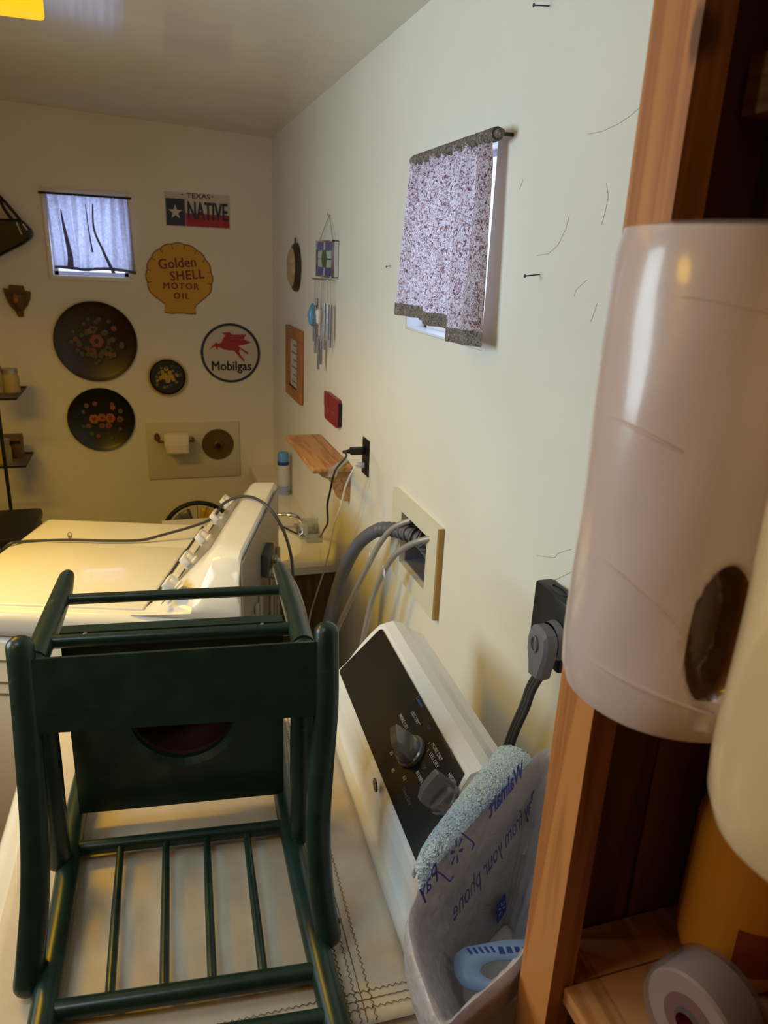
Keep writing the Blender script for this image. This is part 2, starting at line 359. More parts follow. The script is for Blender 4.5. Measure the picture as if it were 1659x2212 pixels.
def window(name, o, ux, n, hu, z0, z1, u0, u1, depth, b=.014, s=.018):
    """frame, sash, pane set in the wall; o base, ux along wall, n outwards"""
    fr = MB(); ux = Vector(ux); n = Vector(n)
    T = lambda u, v, d: Vector(o)+ux*u+Vector((0, 0, v))+n*d
    for (a, c, e, f) in ((u0-b, u1+b, z0-b, z0+.006), (u0-b, u1+b, z1-.006, z1+b), (u0-b, u0+.006, z0, z1), (u1-.006, u1+b, z0, z1)):
        fr.box((a, e, -.006 if b else .001), (c, f, .10), T=T, bevel=.002)
    w_ = struct(name, fr, M['whiteplastic'])
    sm = MB()
    for (a, c, e, f) in ((u0+.006, u1-.006, z0+.006, z0+.006+s), (u0+.006, u1-.006, z1-.006-s, z1-.006), (u0+.006, u0+.006+s, z0, z1), (u1-.006-s, u1-.006, z0, z1)):
        sm.box((a, e, .05), (c, f, .075), T=T)
    struct('sash', sm, M['whiteplastic'], w_)
    struct('pane', MB().box((u0+.02, z0+.02, .06), (u1-.02, z1-.02, .064), T=T), M['glass'], w_)
    return w_
window('window_1', (0, BY, 0), (1, 0, 0), (0, 1, 0), 0, BW[2], BW[3], BW[0], BW[1], .1)
window('window_2', (WX, 0, 0), (0, 1, 0), (1, 0, 0), 0, RW[2], RW[3], RW[0], RW[1], .1, .0, .012)

# ------------------------------------------------------------------ back window curtain
t = thing('curtain', 'white gathered cotton curtain backlit in the square back wall window', 'curtain', (-.22, BY-.02, 1.7))
obj('rod', MB().tube([P(82, 415, y=BY-.03), P(283, 429, y=BY-.03)], .005, n=8), M['black'], t)
cl0, cl1 = P(96, 418, y=BY-.03), P(276, 430, y=BY-.03)
def cfn(u, v):
    z = cl0.z + (1.735 - cl0.z)*v + (.004*math.sin(u*9+1) - .03*max(0, u-.72))*v
    x = cl0.x+(cl1.x-cl0.x)*u + .006*math.sin(u*31)*v + .018*v*math.sin(u*7+.6)
    d = .010*math.sin(u*52)*(1-.6*v)+.012*math.sin(u*19+2*v)*v + .003*math.sin(u*90)
    return Vector((x, BY-.022+d, z))
cur = obj('fabric', MB().grid(cfn, 90, 24), M['sheer'], t)
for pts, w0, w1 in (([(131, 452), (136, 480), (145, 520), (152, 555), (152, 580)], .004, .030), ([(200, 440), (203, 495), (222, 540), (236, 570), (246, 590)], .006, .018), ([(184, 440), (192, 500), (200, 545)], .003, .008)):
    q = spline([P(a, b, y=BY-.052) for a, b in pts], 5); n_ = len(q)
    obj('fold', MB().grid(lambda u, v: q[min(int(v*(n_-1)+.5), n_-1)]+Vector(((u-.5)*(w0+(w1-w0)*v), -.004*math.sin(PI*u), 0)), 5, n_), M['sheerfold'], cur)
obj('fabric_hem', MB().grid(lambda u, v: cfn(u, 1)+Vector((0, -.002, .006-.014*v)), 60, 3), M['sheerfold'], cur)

# ------------------------------------------------------------------ right window curtain
t = thing('curtain', 'purple and brown floral print curtain hanging on the right wall window', 'curtain', (.6, 1.58, 1.68))
RZ = 2.039; ra, rb = Vector((.602, 1.272, RZ)), Vector((.602, 1.722, RZ))
obj('rod', MB().tube([ra, rb], .0075, n=12, dome=.6), M['hem'], t)
obj('rod_bracket', MB().box((.602, 1.281, RZ-.003), (WX, 1.283, RZ+.003)), M['black'], t)
def rfn(u, v):
    # u 0 near .. 1 far ; v 0 top .. 1 bottom
    drop = (1.680 if u < .32 else 1.698) + (.007 if u > .62 else 0)
    y = 1.300+(1.712-1.300)*u + (.079*u-.025)*v
    a = 1-.45*v
    d = .010*math.sin(u*44+.7)*a*min(1, v*6+.35) + .010*math.sin(u*17+1.5*v)*(.3+v*.7)
    return Vector((.597 - .004*math.sin(u*120)*(1-min(1, v*8)) + d - (.010 if u < .3 else 0)*v, y, RZ-.002+(drop-RZ)*v))
fab = obj('fabric', MB().grid(rfn, 120, 40), M['curtain'], t)
obj('rod_pocket', MB().tube([Vector((.602, 1.285+.43*i/60, RZ)) for i in range(61)], [.0115+.0011*math.sin(i*2.4) for i in range(61)], n=12), M['hem'], fab)
obj('fabric_hem', MB().grid(lambda u, v: rfn(u, 1)+Vector((-.0015, 0, .026-.028*v)), 120, 3), M['hem'], fab)

# ================================================================== DRYER
thD = math.radians(-2.0); DX = Vector((math.cos(thD), math.sin(thD), 0)); DY = Vector((-math.sin(thD), math.cos(thD), 0)); DO = Vector((-.26, .62, 0))
def D(x, y, z): return DO+DX*x+DY*y+Vector((0, 0, z))
t = thing('dryer', 'white clothes dryer with black control panel under the tan cloth and green chair', 'dryer', D(.37, .33, 0))
obj('body', MB().box((-.02, -.01, .02), (.72, .675, .95), T=D, bevel=.022, seg=4), M['white'], t)
f = obj('door', MB().box((-.034, .12, .30), (-.018, .56, .80), T=D, bevel=.006), M['white'], t)
obj('door_handle', MB().box((-.046, .14, .52), (-.034, .16, .62), T=D, bevel=.004), M['grey'], f)
for (x, y) in ((.05, .05), (.05, .62), (.66, .05), (.66, .62)): obj('foot', MB().lathe([(0, 0), (.02, 0), (.02, .03), (0, .03)], D(x, y, 0), n=10), M['black'], t)
prof = [(.553, .948), (.558, 1.005), (.564, 1.028), (.59, 1.053), (.62, 1.085), (.646, 1.115), (.662, 1.130), (.681, 1.135), (.703, 1.127), (.726, 1.108), (.745, 1.10), (.752, 1.06), (.752, .948)]
secs = []
for y, k in ((.1005, .0), (.1025, 1), (.656, 1), (.664, .94)):
    sec = []
    for (x, z) in prof:
        xx, zz = x, z
        if k < 1:
            e = .006; xx = x+(e if x < .6 else -e); zz = z-(e if z > 1.0 else 0)
        sec.append(D(xx, y+(max(0, min(1, (x-.556)/.10))*.085 if y < .3 else 0), zz))
    secs.append(sec)
con = obj('console', MB().loft(secs), M['whiteplastic'], t)
sl = (DX*(.662-.564)+Vector((0, 0, 1.130-1.028))).normalized(); pn = (-DY).cross(sl); po = D(.564, 0, 1.029)
def pan(px, py): return PP(px, py, po, pn)
def panuv(u, v, d=0): return po+DY*u+sl*v+pn*d       # u = along the dryer, v up the slope
pw = .133
pq = [(.158, .012), (.646, .012), (.646, pw), (.158, pw)]
# panel outline with rounded far corners, slightly proud of the console
outl = [(.126, .010), (.640, .010), (.645, .013), (.647, .018), (.647, pw-.008), (.645, pw-.003), (.640, pw), (.196, pw)]
panel = obj('control_panel', MB().add([panuv(u, v, .0026) for u, v in outl]+[panuv(u, v, -.01) for u, v in outl],
            [tuple(range(8)), tuple(range(15, 7, -1))]+[(i, 8+i, 8+(i+1) % 8, (i+1) % 8) for i in range(8)]), M['glossblack'], con)
TX, TY = -DY, sl
def ptxt(body, size, px, py, m='ink', **k):
    text('lettering', body, size, pan(px, py)+pn*.0012, TX, TY, M[m], con, off=.0018, **k)
ptxt('LESS DRY', .0085, 899, 1552); ptxt('MORE DRY', .0085, 874, 1561)
ptxt('MORE DRY', .0085, 946, 1626); ptxt('LESS DRY', .0085, 940, 1644)
ptxt('20', .009, 848, 1629); ptxt('40', .009, 851, 1666); ptxt('60', .009, 876, 1683); ptxt('80 MIN.', .0085, 909, 1681)
ptxt('Timed Dry', .0085, 881, 1721, 'inkdim'); ptxt('Permanent Press', .0085, 969, 1613, 'inkdim'); ptxt('Cottons', .0085, 909, 1518, 'inkblue', bold=.0002)
ptxt('Off', .007, 929, 1574, 'inkblue'); ptxt('Off', .007, 919, 1659, 'inkdim')
ptxt('HIGH', .0085, 978, 1683); ptxt('MEDIUM', .0085, 1012, 1702)
text('lettering', 'SENSOR DRY', .0055, D(.554, .60, .998), -DY, (0, 0, 1), M['inkdim'], con, off=.003)
for a, b in (((911, 1567), (906, 1560)), ((931, 1605), (927, 1610)), ((930, 1620), (926, 1626)), ((989, 1695), (984, 1687)), ((1009, 1711), (1001, 1716))):
    obj('tick_mark', MB().tube([pan(*a)+pn*.003, pan(*b)+pn*.003], .0005, n=5), M['ink'], con)
def dial(cpx, R, ang):
    c = pan(*cpx)+pn*.0026
    k = obj('dial', MB().lathe([(R*1.02, 0), (R*1.05, .003), (R*1.02, .007), (R*.92, .009), (R*.9, .016), (R*.8, .02), (0, .021)], c, pn, n=36), M['knobgrey'], con)
    dx = (TX*math.cos(ang)+TY*math.sin(ang)); dy = pn.cross(dx)
    T = lambda x, y, z: c+dx*x+dy*y+pn*z
    bm = MB(); L = R*1.0; wd = R*.24
    sec = []
    for x, zt, wk in ((-L, .014, .6), (-L*.85, .036, .8), (-L*.3, .044, 1), (L*.3, .046, 1), (L*.9, .046, 1), (L*1.0, .044, .95)):
        sec.append([T(x, -wd*wk*1.6, .010), T(x, -wd*wk, zt), T(x, wd*wk, zt), T(x, wd*wk*1.6, .010)])
    obj('grip', bm.loft(sec), M['knobgrey'], k); return k
dial((893, 1627), .026, math.radians(160)); dial((964, 1728), .0255, math.radians(95))
g = pan(812, 1696); g = PP(812, 1696, D(.556, 0, .99), -DX)
lg = obj('emblem', MB().prism(disc_poly(.0105, 28), g, -DY, (0, 0, 1), .0022), M['glossblack'], con)
ring = MB().tube([g-DX*.0024+(-DY*math.cos(a)+Vector((0, 0, math.sin(a))))*.0088 for a in [i*PI/12 for i in range(24)]], .0005, n=5, closed=True)
obj('emblem_ring', ring, M['ink'], lg)
text('emblem_lettering', 'GE', .010, g, -DY, (0, 0, 1), M['ink'], lg, off=.0027)

# tablecloth on the dryer
t = thing('tablecloth', 'tan hemstitched cloth spread over the dryer under the green chair', 'tablecloth', D(.27, .33, .95))
def cl(u, v):
    x = .016+.520*u; y = -.008+.690*v; z = .9525+.0012*math.sin(u*9+v*4)*math.sin(v*11)
    return D(x, y, z)
obj('sheet', MB().grid(cl, 40, 50), M['cloth'], t, solid=.0015)
st = MB()
def zig(a, b, amp, n):
    a = Vector(a); b = Vector(b); d = b-a; s_ = Vector((-d.y, d.x)).normalized() if False else Vector((d.y, -d.x, 0)).normalized()
    return [a+d*(i/n)+s_*(amp if i % 2 else -amp) for i in range(n+1)]
Z0 = .9548
for x, amp in ((.447, .0016), (.459, .0016), (.4665, .0005), (.478, .0016)): st.tube(zig(D(x, -.005, Z0), D(x-.004, .67, Z0), amp, 150), .00055, n=4)
for y, amp in ((.012, .0016), (.023, .0005), (.034, .0016)): st.tube(zig(D(.02, y, Z0), D(.53, y, Z0), amp, 120), .00055, n=4)
o = obj('stitching', st, M['stitch'], t); o['kind'] = 'stuff'

# ================================================================== CHAIR lying on its back
thC = math.radians(-6.3); AX = Vector((math.cos(thC), math.sin(thC), 0)); AY = Vector((-math.sin(thC), math.cos(thC), 0)); AO = Vector((.012, 1.0, 0))
def C(x, y, z): return AO+AX*x+AY*y+Vector((0, 0, z))
RZc = .9725
t = thing('potty_chair', 'dark green wooden child chair with a hole in its seat lying on its back', 'chair', C(0, -.1, .955))
Lr = spline([C(-.130, -.45, RZc), C(-.141, -.274, RZc), C(-.150, -.145, RZc), C(-.165, .02, RZc), C(-.172, .24, RZc)], 6)
Rr = spline([C(.204, -.45, RZc), C(.185, -.274, RZc), C(.173, -.145, RZc), C(.162, .02, RZc), C(.160, .24, RZc)], 6)
def rail_at(R, y):
    return min(R, key=lambda p: abs((p-AO).dot(AY)-y))
for R in (Lr, Rr): obj('back_post', MB().tube(R, .0168, n=16, dome=.8), M['green'], t)
for y, r in ((-.060, .0108), (-.317, .0118), (-.378, .0115)):
    a, b = rail_at(Lr, y), rail_at(Rr, y)
    a = a+AY*(y-(a-AO).dot(AY)); b = b+AY*(y-(b-AO).dot(AY)); obj('back_rung', MB().tube([a, b], r, n=14), M['green'], t)
for x0, x1 in ((-.087, -.066), (-.021, -.003), (.039, .054), (.099, .116)):
    obj('spindle', MB().tube([C(x0, -.060, RZc), C((x0+x1)/2, -.19, RZc), C(x1, -.317, RZc)], [.0052, .0062, .0062], n=10), M['green'], t)
# seat board with round hole
hc, hr = (.007, 1.145), .079
rect = []
N = 48
def rect_pt(a):
    dx, dz = math.cos(a), math.sin(a); x0, x1, z0, z1 = -.155, .161, .985, 1.302
    k = min([(x1-hc[0])/dx if dx > 1e-9 else 1e9, (x0-hc[0])/dx if dx < -1e-9 else 1e9, (z1-hc[1])/dz if dz > 1e-9 else 1e9, (z0-hc[1])/dz if dz < -1e-9 else 1e9])
    return hc[0]+dx*k, hc[1]+dz*k
angs = sorted([2*PI*i/N for i in range(N)]+[math.atan2(z-hc[1], x-hc[0]) % (2*PI) for x in (-.155, .161) for z in (.985, 1.302)])
loops = []
for (yy, kind) in ((.022, 'o'), (0, 'o'), (0, 'i1'), (.009, 'i0'), (.018, 'i0'), (.022, 'i1')):
    lp = []
    for a in angs:
        if kind == 'o': x, z = rect_pt(a)
        else:
            r = hr+(.009 if kind == 'i1' else 0); x, z = hc[0]+r*math.cos(a), hc[1]+r*math.sin(a)
        lp.append(C(x, yy, z))
    loops.append(lp)
sb = MB(); k = len(angs); vs_ = [p for l in loops for p in l]; fs = []
for i in range(6):
    j = (i+1) % 6
    for q in range(k): fs.append((i*k+q, i*k+(q+1) % k, j*k+(q+1) % k, j*k+q))
sb.add(vs_, fs)
seat = obj('seat', sb, M['green'], t)
obj('potty_bowl', MB().lathe([(hr+.014, .0225), (hr+.002, .03), (hr-.006, .085), (hr-.02, .10), (0, .10)], C(hc[0], 0, hc[1]), AY, n=36), M['maroon'], t)
FZ = 1.290
for xa, xb, y0 in ((-.176, -.190, -.055), (.187, .170, -.055)):
    q = [C(xa, y0, FZ), C(xa*.75+xb*.25, .05, FZ), C(xa*.35+xb*.65, .17, FZ), C(xb, .225, FZ), C(xb, .236, FZ)]
    obj('front_leg', MB().tube(q, [.0165, .0170, .0155, .0125, .0100], n=16), M['green'], t)
obj('front_rung', MB().tube([C(-.184, .137, FZ), C(.175, .137, FZ)], .0088, n=12), M['green'], t)
fr = obj('seat_rung', MB().tube([C(-.178, -.002, FZ), C(.184, -.002, FZ)], .0105, n=12), M['green'], t)
for x in (-.12, .13): obj('screw', MB().lathe([(0, .0015), (.0028, .001), (.003, 0)], C(x, -.002, FZ+.0100), n=10), M['steel'], fr)
for xa, xb in ((-.176, -.166), (.187, .181)):
    obj('armrest', MB().tube([C(xa, -.050, FZ), C((xa+xb)/2, -.068, 1.14), C(xb, -.094, .985)], [.0165, .0175, .0165], n=16, dome=.8), M['green'], t)
# hinged guard : two bent posts and a wide slat
ga, gb = C(0, -.122, 1.352), C(0, -.270, .990); gv = (gb-ga).normalized(); gn = AX.cross(gv)
if gn.dot(AY) > 0: gn = -gn
gp = lambda px, py: PP(px, py, ga, gn)
for pts, bx in (([(43, 1398), (55, 1521), (66, 1658), (75, 1795), (75.6, 1933), (66, 2070), (60, 2125)], (40, 2106)), ([(705, 1366), (704.5, 1520), (694, 1658), (687, 1795), (695, 1933), (710, 2020)], (730, 1990))):
    q = spline([gp(*p) for p in pts], 5)
    g_ = obj('guard_post', MB().tube(q, .0168, n=16, dome=.9), M['green'], t)
    b = gp(*bx); sgn = -1 if bx[0] < 400 else 1
    obj('bolt', MB().lathe([(.005, -.008), (.005, .001), (.003, .003), (0, .0035)], b, AX*sgn, n=10), M['green'], g_)
q = [gp(58, 1424), gp(697, 1384), gp(696, 1543), gp(68, 1583)]
off = gn*.009
sec0 = [p+off for p in q]; sec1 = [p-off for p in q]
bm = MB().loft([sec1, sec0]); obj('guard_slat', bm, M['green'], t)

# ================================================================== WASHER (turned)
thW = math.radians(-17.5); UX = Vector((math.cos(thW), math.sin(thW), 0)); UY = Vector((-math.sin(thW), math.cos(thW), 0)); UO = Vector((-.39, 1.87, 0))
def W(x, y, z): return UO+UX*x+UY*y+Vector((0, 0, z))
t = thing('washing_machine', 'white top load washer turned askew behind the green chair', 'washer', W(.2, .35, 0))
obj('body', MB().box((-.185, 0, .03), (.60, .69, .862), T=W, bevel=.012, seg=3), M['white'], t)
obj('top_deck', MB().box((-.19, -.004, .866), (.604, .694, .948), T=W, bevel=.028, seg=5), M['white'], t)
for z in (.80, .735, .70): obj('side_groove', MB().box((-.13, -.0035, z), (.55, .004, z+.006), T=W), M['greypanel'], t)
lid = obj('lid', MB().box((-.175, .026, .944), (.352, .452, .9545), T=W, bevel=.005, seg=3), M['white'], t)
obj('lid_gap', MB().box((.3525, .03, .9465), (.3600, .66, .9495), T=W), M['cordgrey'], t)
for (x, y) in ((-.12, .06), (-.12, .62), (.54, .06), (.54, .62)): obj('foot', MB().lathe([(0, 0), (.02, 0), (.02, .035), (0, .035)], W(x, y, 0), n=10), M['black'], t)
wp = [(.366, .946), (.386, .958), (.398, .968), (.500, 1.074), (.516, 1.094), (.530, 1.1015), (.594, 1.104), (.600, 1.098), (.604, 1.05), (.604, .946)]
def smooth_(q): q = max(0, min(1, q)); return q*q*(3-2*q)
secs = []
for y in (.694, .690, .4, .16, .13, .11, .095, .08, .065, .05, .035, .02, .006):
    sec = []
    for (x, z) in wp:
        tt = (x-.366)/.238; yy = y-.055*tt*(1-smooth_((y-.12)/.1)) if y < .2 else y
        h = .10+.90*smooth_((y-.0)/.125)
        if y > .692: h = .96
        xx = x-(1-h)*.05*(1-tt)
        sec.append(W(xx, max(yy, -.003+tt*0), .946+(z-.946)*h))
    secs.append(sec)
con = obj('console', MB().loft(secs, smooth=False), M['white'], t)
for p_ in con.data.polygons: p_.use_smooth = len(p_.vertices) == 4
con.data.set_sharp_from_angle(angle=math.radians(30))
sl2 = (UX*(.500-.398)+Vector((0, 0, 1.074-.968))).normalized(); pn2 = (-UY).cross(sl2); po2 = W(.398, 0, .968)
pl = lambda u, v, d=0: po2+UY*u+sl2*v+pn2*d
L2 = .147
wpan = obj('control_panel', MB().add([pl(u, v, d) for d in (.0025, -.004) for u, v in ((.118, .012), (.672, .012), (.672, L2-.006), (.172, L2-.006))], [(0, 1, 2, 3), (7, 6, 5, 4), (0, 4, 5, 1), (1, 5, 6, 2), (2, 6, 7, 3), (3, 7, 4, 0)]), M['greypanel'], con)
for px, py in ((420, 1236), (436, 1199), (462, 1155), (484, 1116), (503, 1085)):
    c = PP(px, py, po2, pn2); uu = (c-po2).dot(UY); c = pl(uu, .058)
    k = obj('dial', MB().lathe([(.024, 0), (.024, .005), (.018, .008), (.017, .022), (.0145, .026), (0, .027)], c+pn2*.0025, pn2, n=24), M['whiteplastic'], con)
    T = lambda x, y, z: c+UY*x+sl2*y+pn2*z
    obj('dial_grip', MB().box((-.028, -.010, .006), (.028, .010, .036), T=T, bevel=.004), M['whiteplastic'], k)
    mk = MB()
    for x0, x1, y0, y1 in ((-.030, -.019, -.045, -.030), (-.017, -.008, -.041, -.034), (-.004, .009, -.045, -.032), (.012, .018, -.040, -.030), (.021, .031, -.044, -.036)):
        mk.box((x0, y0, .0027), (x1, y1, .0034), T=T)
    obj('dial_marking', mk, M['black'], k)
bp = obj('back_panel', MB().box((.6045, .02, .06), (.610, .67, 1.09), T=W), M['steel'], t)
for y in (.10, .17, .24, .45, .53, .60): obj('rib', MB().box((.610, y, .10), (.622, y+.03, .90), T=W, bevel=.005), M['steel'], bp)
val = obj('valve_block', MB().box((.610, .30, .93), (.632, .41, 1.0), T=W, bevel=.004), M['cordgrey'], bp)
IN = [W(.612, .372, .958), W(.612, .318, .935)]
for p in IN:
    obj('inlet', MB().lathe([(0.011, 0), (.011, .006), (.014, .008), (.014, .014), (.012, .016), (.014, .018), (.014, .024), (.012, .026), (.014, .028), (.014, .036), (0, .037)], p, UX, n=16), M['brass'], bp)
hz = []
for i, p in enumerate(IN):
    a = p+UX*.036
    e = [P(612, 1228+i*10, z=.945-i*.01), P(636, 1265, z=.88), P(655, 1320, z=.80), P(666, 1385, z=.70), P(672, 1460, z=.55)]
    e = [q+DY*.03*i-DX*.01*i for q in e]
    hs = tag(obj('supply_hose', MB().tube(spline([a]+e, 8), .0085, n=10), M['whitehose'], loc=a), ['upper pale supply hose screwed to the back of the washer', 'lower pale supply hose screwed to the back of the washer'][i], 'hose')

# cord over the washer
zt = .9585
pts = [P(-12, 1205, z=.90), P(18, 1177, z=zt), P(45, 1170, z=zt+.002), P(80, 1168, z=zt), P(150, 1166, z=zt), P(230, 1168, z=zt), P(300, 1167, z=zt), P(342, 1158, z=.968)]
pts += [W(.40, .55, 1.01), W(.46, .53, 1.08), W(.53, .505, 1.112), W(.60, .44, 1.112), W(.655, .40, 1.06), W(.69, .36, .98), W(.70, .32, .90), W(.69, .30, .80)]
tag(obj('power_cord', MB().tube(spline(pts, 8), .0046, n=8), M['cordgrey'], loc=pts[4]), 'dark grey cord lying over the washer lid and console', 'cord')
c = P(151, 1160, z=zt)
tag(obj('cord_clip', MB().tube([c+UX*.006*math.cos(a)+Vector((0, 0, .006+.010*math.sin(a))) for a in [i*PI/8 for i in range(16)]], .0015, n=6, closed=True).box((c.x-.004, c.y-.004, .9585), (c.x+.004, c.y+.004, .9625)), M['steel'], loc=c), 'small metal cord clip standing on the washer lid', 'clip')

# ================================================================== VANITY
VY = 2.446; VZ = .743; VX0 = .02
t = thing('vanity', 'white sink counter on a brown wood cabinet along the right wall', 'vanity', (.33, 3.1, 0))
sc = (.375, 2.70); sa, sbb = .175, .195; VY1 = 3.06; VXN = .50
N = 48; angs = sorted([2*PI*i/N for i in range(N)]+[math.atan2(y-sc[1], x-sc[0]) % (2*PI) for x in (VX0, WX-.001) for y in (VY, VY1)])
def vr(a):
    dx, dy = math.cos(a), math.sin(a); k = min([(WX-.001-sc[0])/dx if dx > 1e-9 else 1e9, (VX0-sc[0])/dx if dx < -1e-9 else 1e9, (VY1-sc[1])/dy if dy > 1e-9 else 1e9, (VY-sc[1])/dy if dy < -1e-9 else 1e9])
    return Vector((sc[0]+dx*k, sc[1]+dy*k, 0))
lo = []
for kind, z, f in (('o', VZ-.03, 1), ('o', VZ, 1), ('i', VZ, 1.0), ('i', VZ-.004, .97), ('i', VZ-.05, .9), ('i', VZ-.10, .7), ('i', VZ-.125, .35), ('i', VZ-.13, .05)):
    lo.append([(vr(a) if kind == 'o' else Vector((sc[0]+sa*f*math.cos(a), sc[1]+sbb*f*math.sin(a), 0)))+Vector((0, 0, z)) for a in angs])
ctop = obj('countertop', MB().loft(lo, caps=False).box((VXN, VY1-.001, VZ-.03), (WX-.001, BY-.002, VZ)), M['counter'], t)
obj('drain', MB().lathe([(.022, VZ-.128), (.018, VZ-.124), (0, VZ-.126)], (sc[0], sc[1], 0), n=20), M['chrome'], ctop)
cab = MB()
for a_, b_ in (((VX0+.03, VY+.02, 0), (VX0+.045, VY1-.02, VZ-.032)), ((VX0+.045, VY+.02, 0), (WX-.005, VY+.035, VZ-.032)), ((VX0+.045, VY1-.035, 0), (WX-.005, VY1-.02, VZ-.032))): cab.box(a_, b_)
obj('cabinet', cab, M['cab'], t)
d_ = obj('cabinet_door', MB().box((VX0+.012, 2.50, .1), (VX0+.03, 3.0, .68), bevel=.004), M['cab'], t)
obj('door_knob', MB().lathe([(.006, 0), (.006, .012), (.012, .016), (0, .024)], (VX0+.012, 2.95, .6), (-1, 0, 0), n=12), M['brass'], d_)
# faucet
fz = VZ+.0005; fb = Vector((.578, 2.80, fz))
t = thing('faucet', 'chrome faucet on the white sink counter', 'faucet', fb)
obj('faucet_base', MB().box((fb.x-.03, fb.y-.075, fz), (fb.x+.022, fb.y+.075, fz+.018), bevel=.006), M['chrome'], t)
obj('spout', MB().tube(spline([fb+Vector((0, 0, .012)), fb+Vector((-.01, 0, .06)), fb+Vector((-.06, .02, .075)), fb+Vector((-.11, .04, .068)), fb+Vector((-.125, .045, .045))], 6), [.013]*12+[.010]*13, n=12), M['chrome'], t)
obj('faucet_handle', MB().lathe([(.013, .016), (.013, .03), (.027, .036), (.029, .06), (.022, .068), (0, .069)], fb+Vector((0, -.06, 0)), n=10, smooth=False), M['acrylic'], t)
# clear acrylic box
cb = P(676, 1164, z=VZ+.001); 
t = thing('clear_box', 'clear acrylic box beside the faucet on the counter', 'box', cb)
hb = MB(); w_, d_, h_ = .034, .045, .075
for lo_, hi_ in (((-w_, -d_, 0), (w_, d_, .004)), ((-w_, -d_, .004), (-w_+.003, d_, h_)), ((w_-.003, -d_, .004), (w_, d_, h_)), ((-w_, -d_, .004), (w_, -d_+.003, h_*.5)), ((-w_, d_-.003, .004), (w_, d_, h_))): hb.box(lo_, hi_, T=lambda x, y, z: cb+Vector((x, y, z)))
obj('shell', hb, M['acrylic'], t)
obj('notch', MB().prism([(-.006, .006), (.006, .006), (0, -.006)], cb+Vector((-w_-.0005, 0, .055)), (0, -1, 0), (0, 0, 1), .001), M['cordgrey'], t)
# aerosol can
ca = Vector((.588, 3.33, VZ+.0005))
t = thing('aerosol_can', 'blue capped white aerosol can standing on the counter by the back corner', 'spray can', ca)
obj('can_body', MB().lathe([(0, 0), (.026, 0), (.027, .004), (.027, .150), (.026, .155), (0, .156)], ca, n=28), M['canwhite'], t)
obj('band', MB().lathe([(.0275, .150), (.0275, .166), (.0268, .168), (0, .168)], ca, n=28), M['bluedark'], t)
obj('cap', MB().lathe([(.0272, .167), (.0272, .202), (.024, .209), (0, .211)], ca, n=28), M['bluecap'], t)
obj('label_patch', MB().lathe([(.0274, .006), (.0274, .05)], ca, n=28), mat('pale_blue_label', (150, 170, 220), .3), t)

# ------------------------------------------------------------------ wooden wall shelf
t = thing('wall_shelf', 'oak bracket shelf on the right wall above the counter', 'shelf', (WX, 2.47, 1.17))
sf = MB(); za, zb = 1.157, 1.177
sf.box((.492, 2.25, za), (WX-.001, 2.735, zb), bevel=.007, seg=3); b_ = obj('board', sf, M['tan'], t)
obj('rail_groove', MB().box((.592, 2.255, zb-.001), (.597, 2.73, zb+.0006)), M['frame_oak'], b_)
bpoly = [(0, 0), (-.105, 0), (-.108, -.012), (-.098, -.022), (-.078, -.03), (-.062, -.048), (-.056, -.07), (-.046, -.094), (-.028, -.108), (-.012, -.112), (0, -.110)]
for y in (2.30, 2.66): obj('bracket', MB().prism(bpoly, (WX-.001, y, za+.002), (1, 0, 0), (0, 0, 1), .02), M['tan'], t)
# outlet on wall
t = thing('wall_outlet', 'black wall outlet with two cords above the counter', 'outlet', (WX, 2.105, 1.25))
obj('plate', MB().box((WX-.004, 2.07, 1.19), (WX-.0003, 2.14, 1.305), bevel=.0015), M['black'], t)
for z in (1.222, 1.268): obj('socket', MB().box((WX-.007, 2.088, z-.015), (WX-.003, 2.122, z+.015), bevel=.0015), M['glossblack'], t)
pl_ = Vector((WX-.006, 2.105, 1.268))
t = thing('charger_cord', 'black plug and cord running from the wall outlet down to the counter', 'cord', pl_)
obj('plug', MB().box((.578, 2.093, 1.257), (.6255, 2.117, 1.279), bevel=.004).tube([(.585, 2.105, 1.268), (.555, 2.105, 1.266)], [.008, .0045], n=10), M['black'], t)
cp = [Vector((.56, 2.105, 1.266)), P(748, 986, x=.54), P(730, 1008, x=.50), P(721, 1026, x=.478), P(713, 1062, x=.476), P(707, 1092, x=.478), P(708, 1128, x=.53), P(700, 1144, x=.55), P(690, 1160, z=VZ+.010), P(668, 1160, z=VZ+.005), P(640, 1152, z=VZ+.005), P(612, 1138, z=VZ+.005), P(588, 1126, z=VZ+.005)]
obj('cable', MB().tube(spline(cp, 8), .0032, n=8), M['black'], t)
ta_, tb_, tc2 = P(752, 985, z=1.1815), P(712, 1014, z=1.1815), P(708, 1030, x=.486)
tw1 = Vector((.022, .0, 0)); tw2 = Vector((.030, 0, 0))
tag(obj('cord_tag', MB().add([ta_, ta_+tw1, tb_-tw1*.2, tb_+tw2, tc2+Vector((.0, 0, 0)), tc2+tw2*.9], [(0, 1, 3, 2), (2, 3, 5, 4)]), M['acrylic'], loc=tb_, solid=.002), 'clear plastic tag holding the black cord on the oak shelf edge', 'tag')
wl = Vector((WX-.006, 2.105, 1.222))
t = thing('white_cord', 'thin white cord hanging from the lower socket of the wall outlet', 'cord', wl)
obj('plug', MB().box((.597, 2.096, 1.214), (.6255, 2.114, 1.230), bevel=.003), M['whiteplastic'], t)
cp = [Vector((.60, 2.105, 1.222)), P(765, 1011, x=.578), P(748, 1046, x=.565), P(736, 1092, x=.56), P(722, 1135, x=.56), P(711, 1190, x=.56), P(700, 1232, x=.555), P(683, 1285, x=.54), P(671, 1325, x=.53), P(660, 1390, x=.5)]
obj('cable', MB().tube(spline(cp, 8), .0028, n=8), M['whiteplastic'], t)

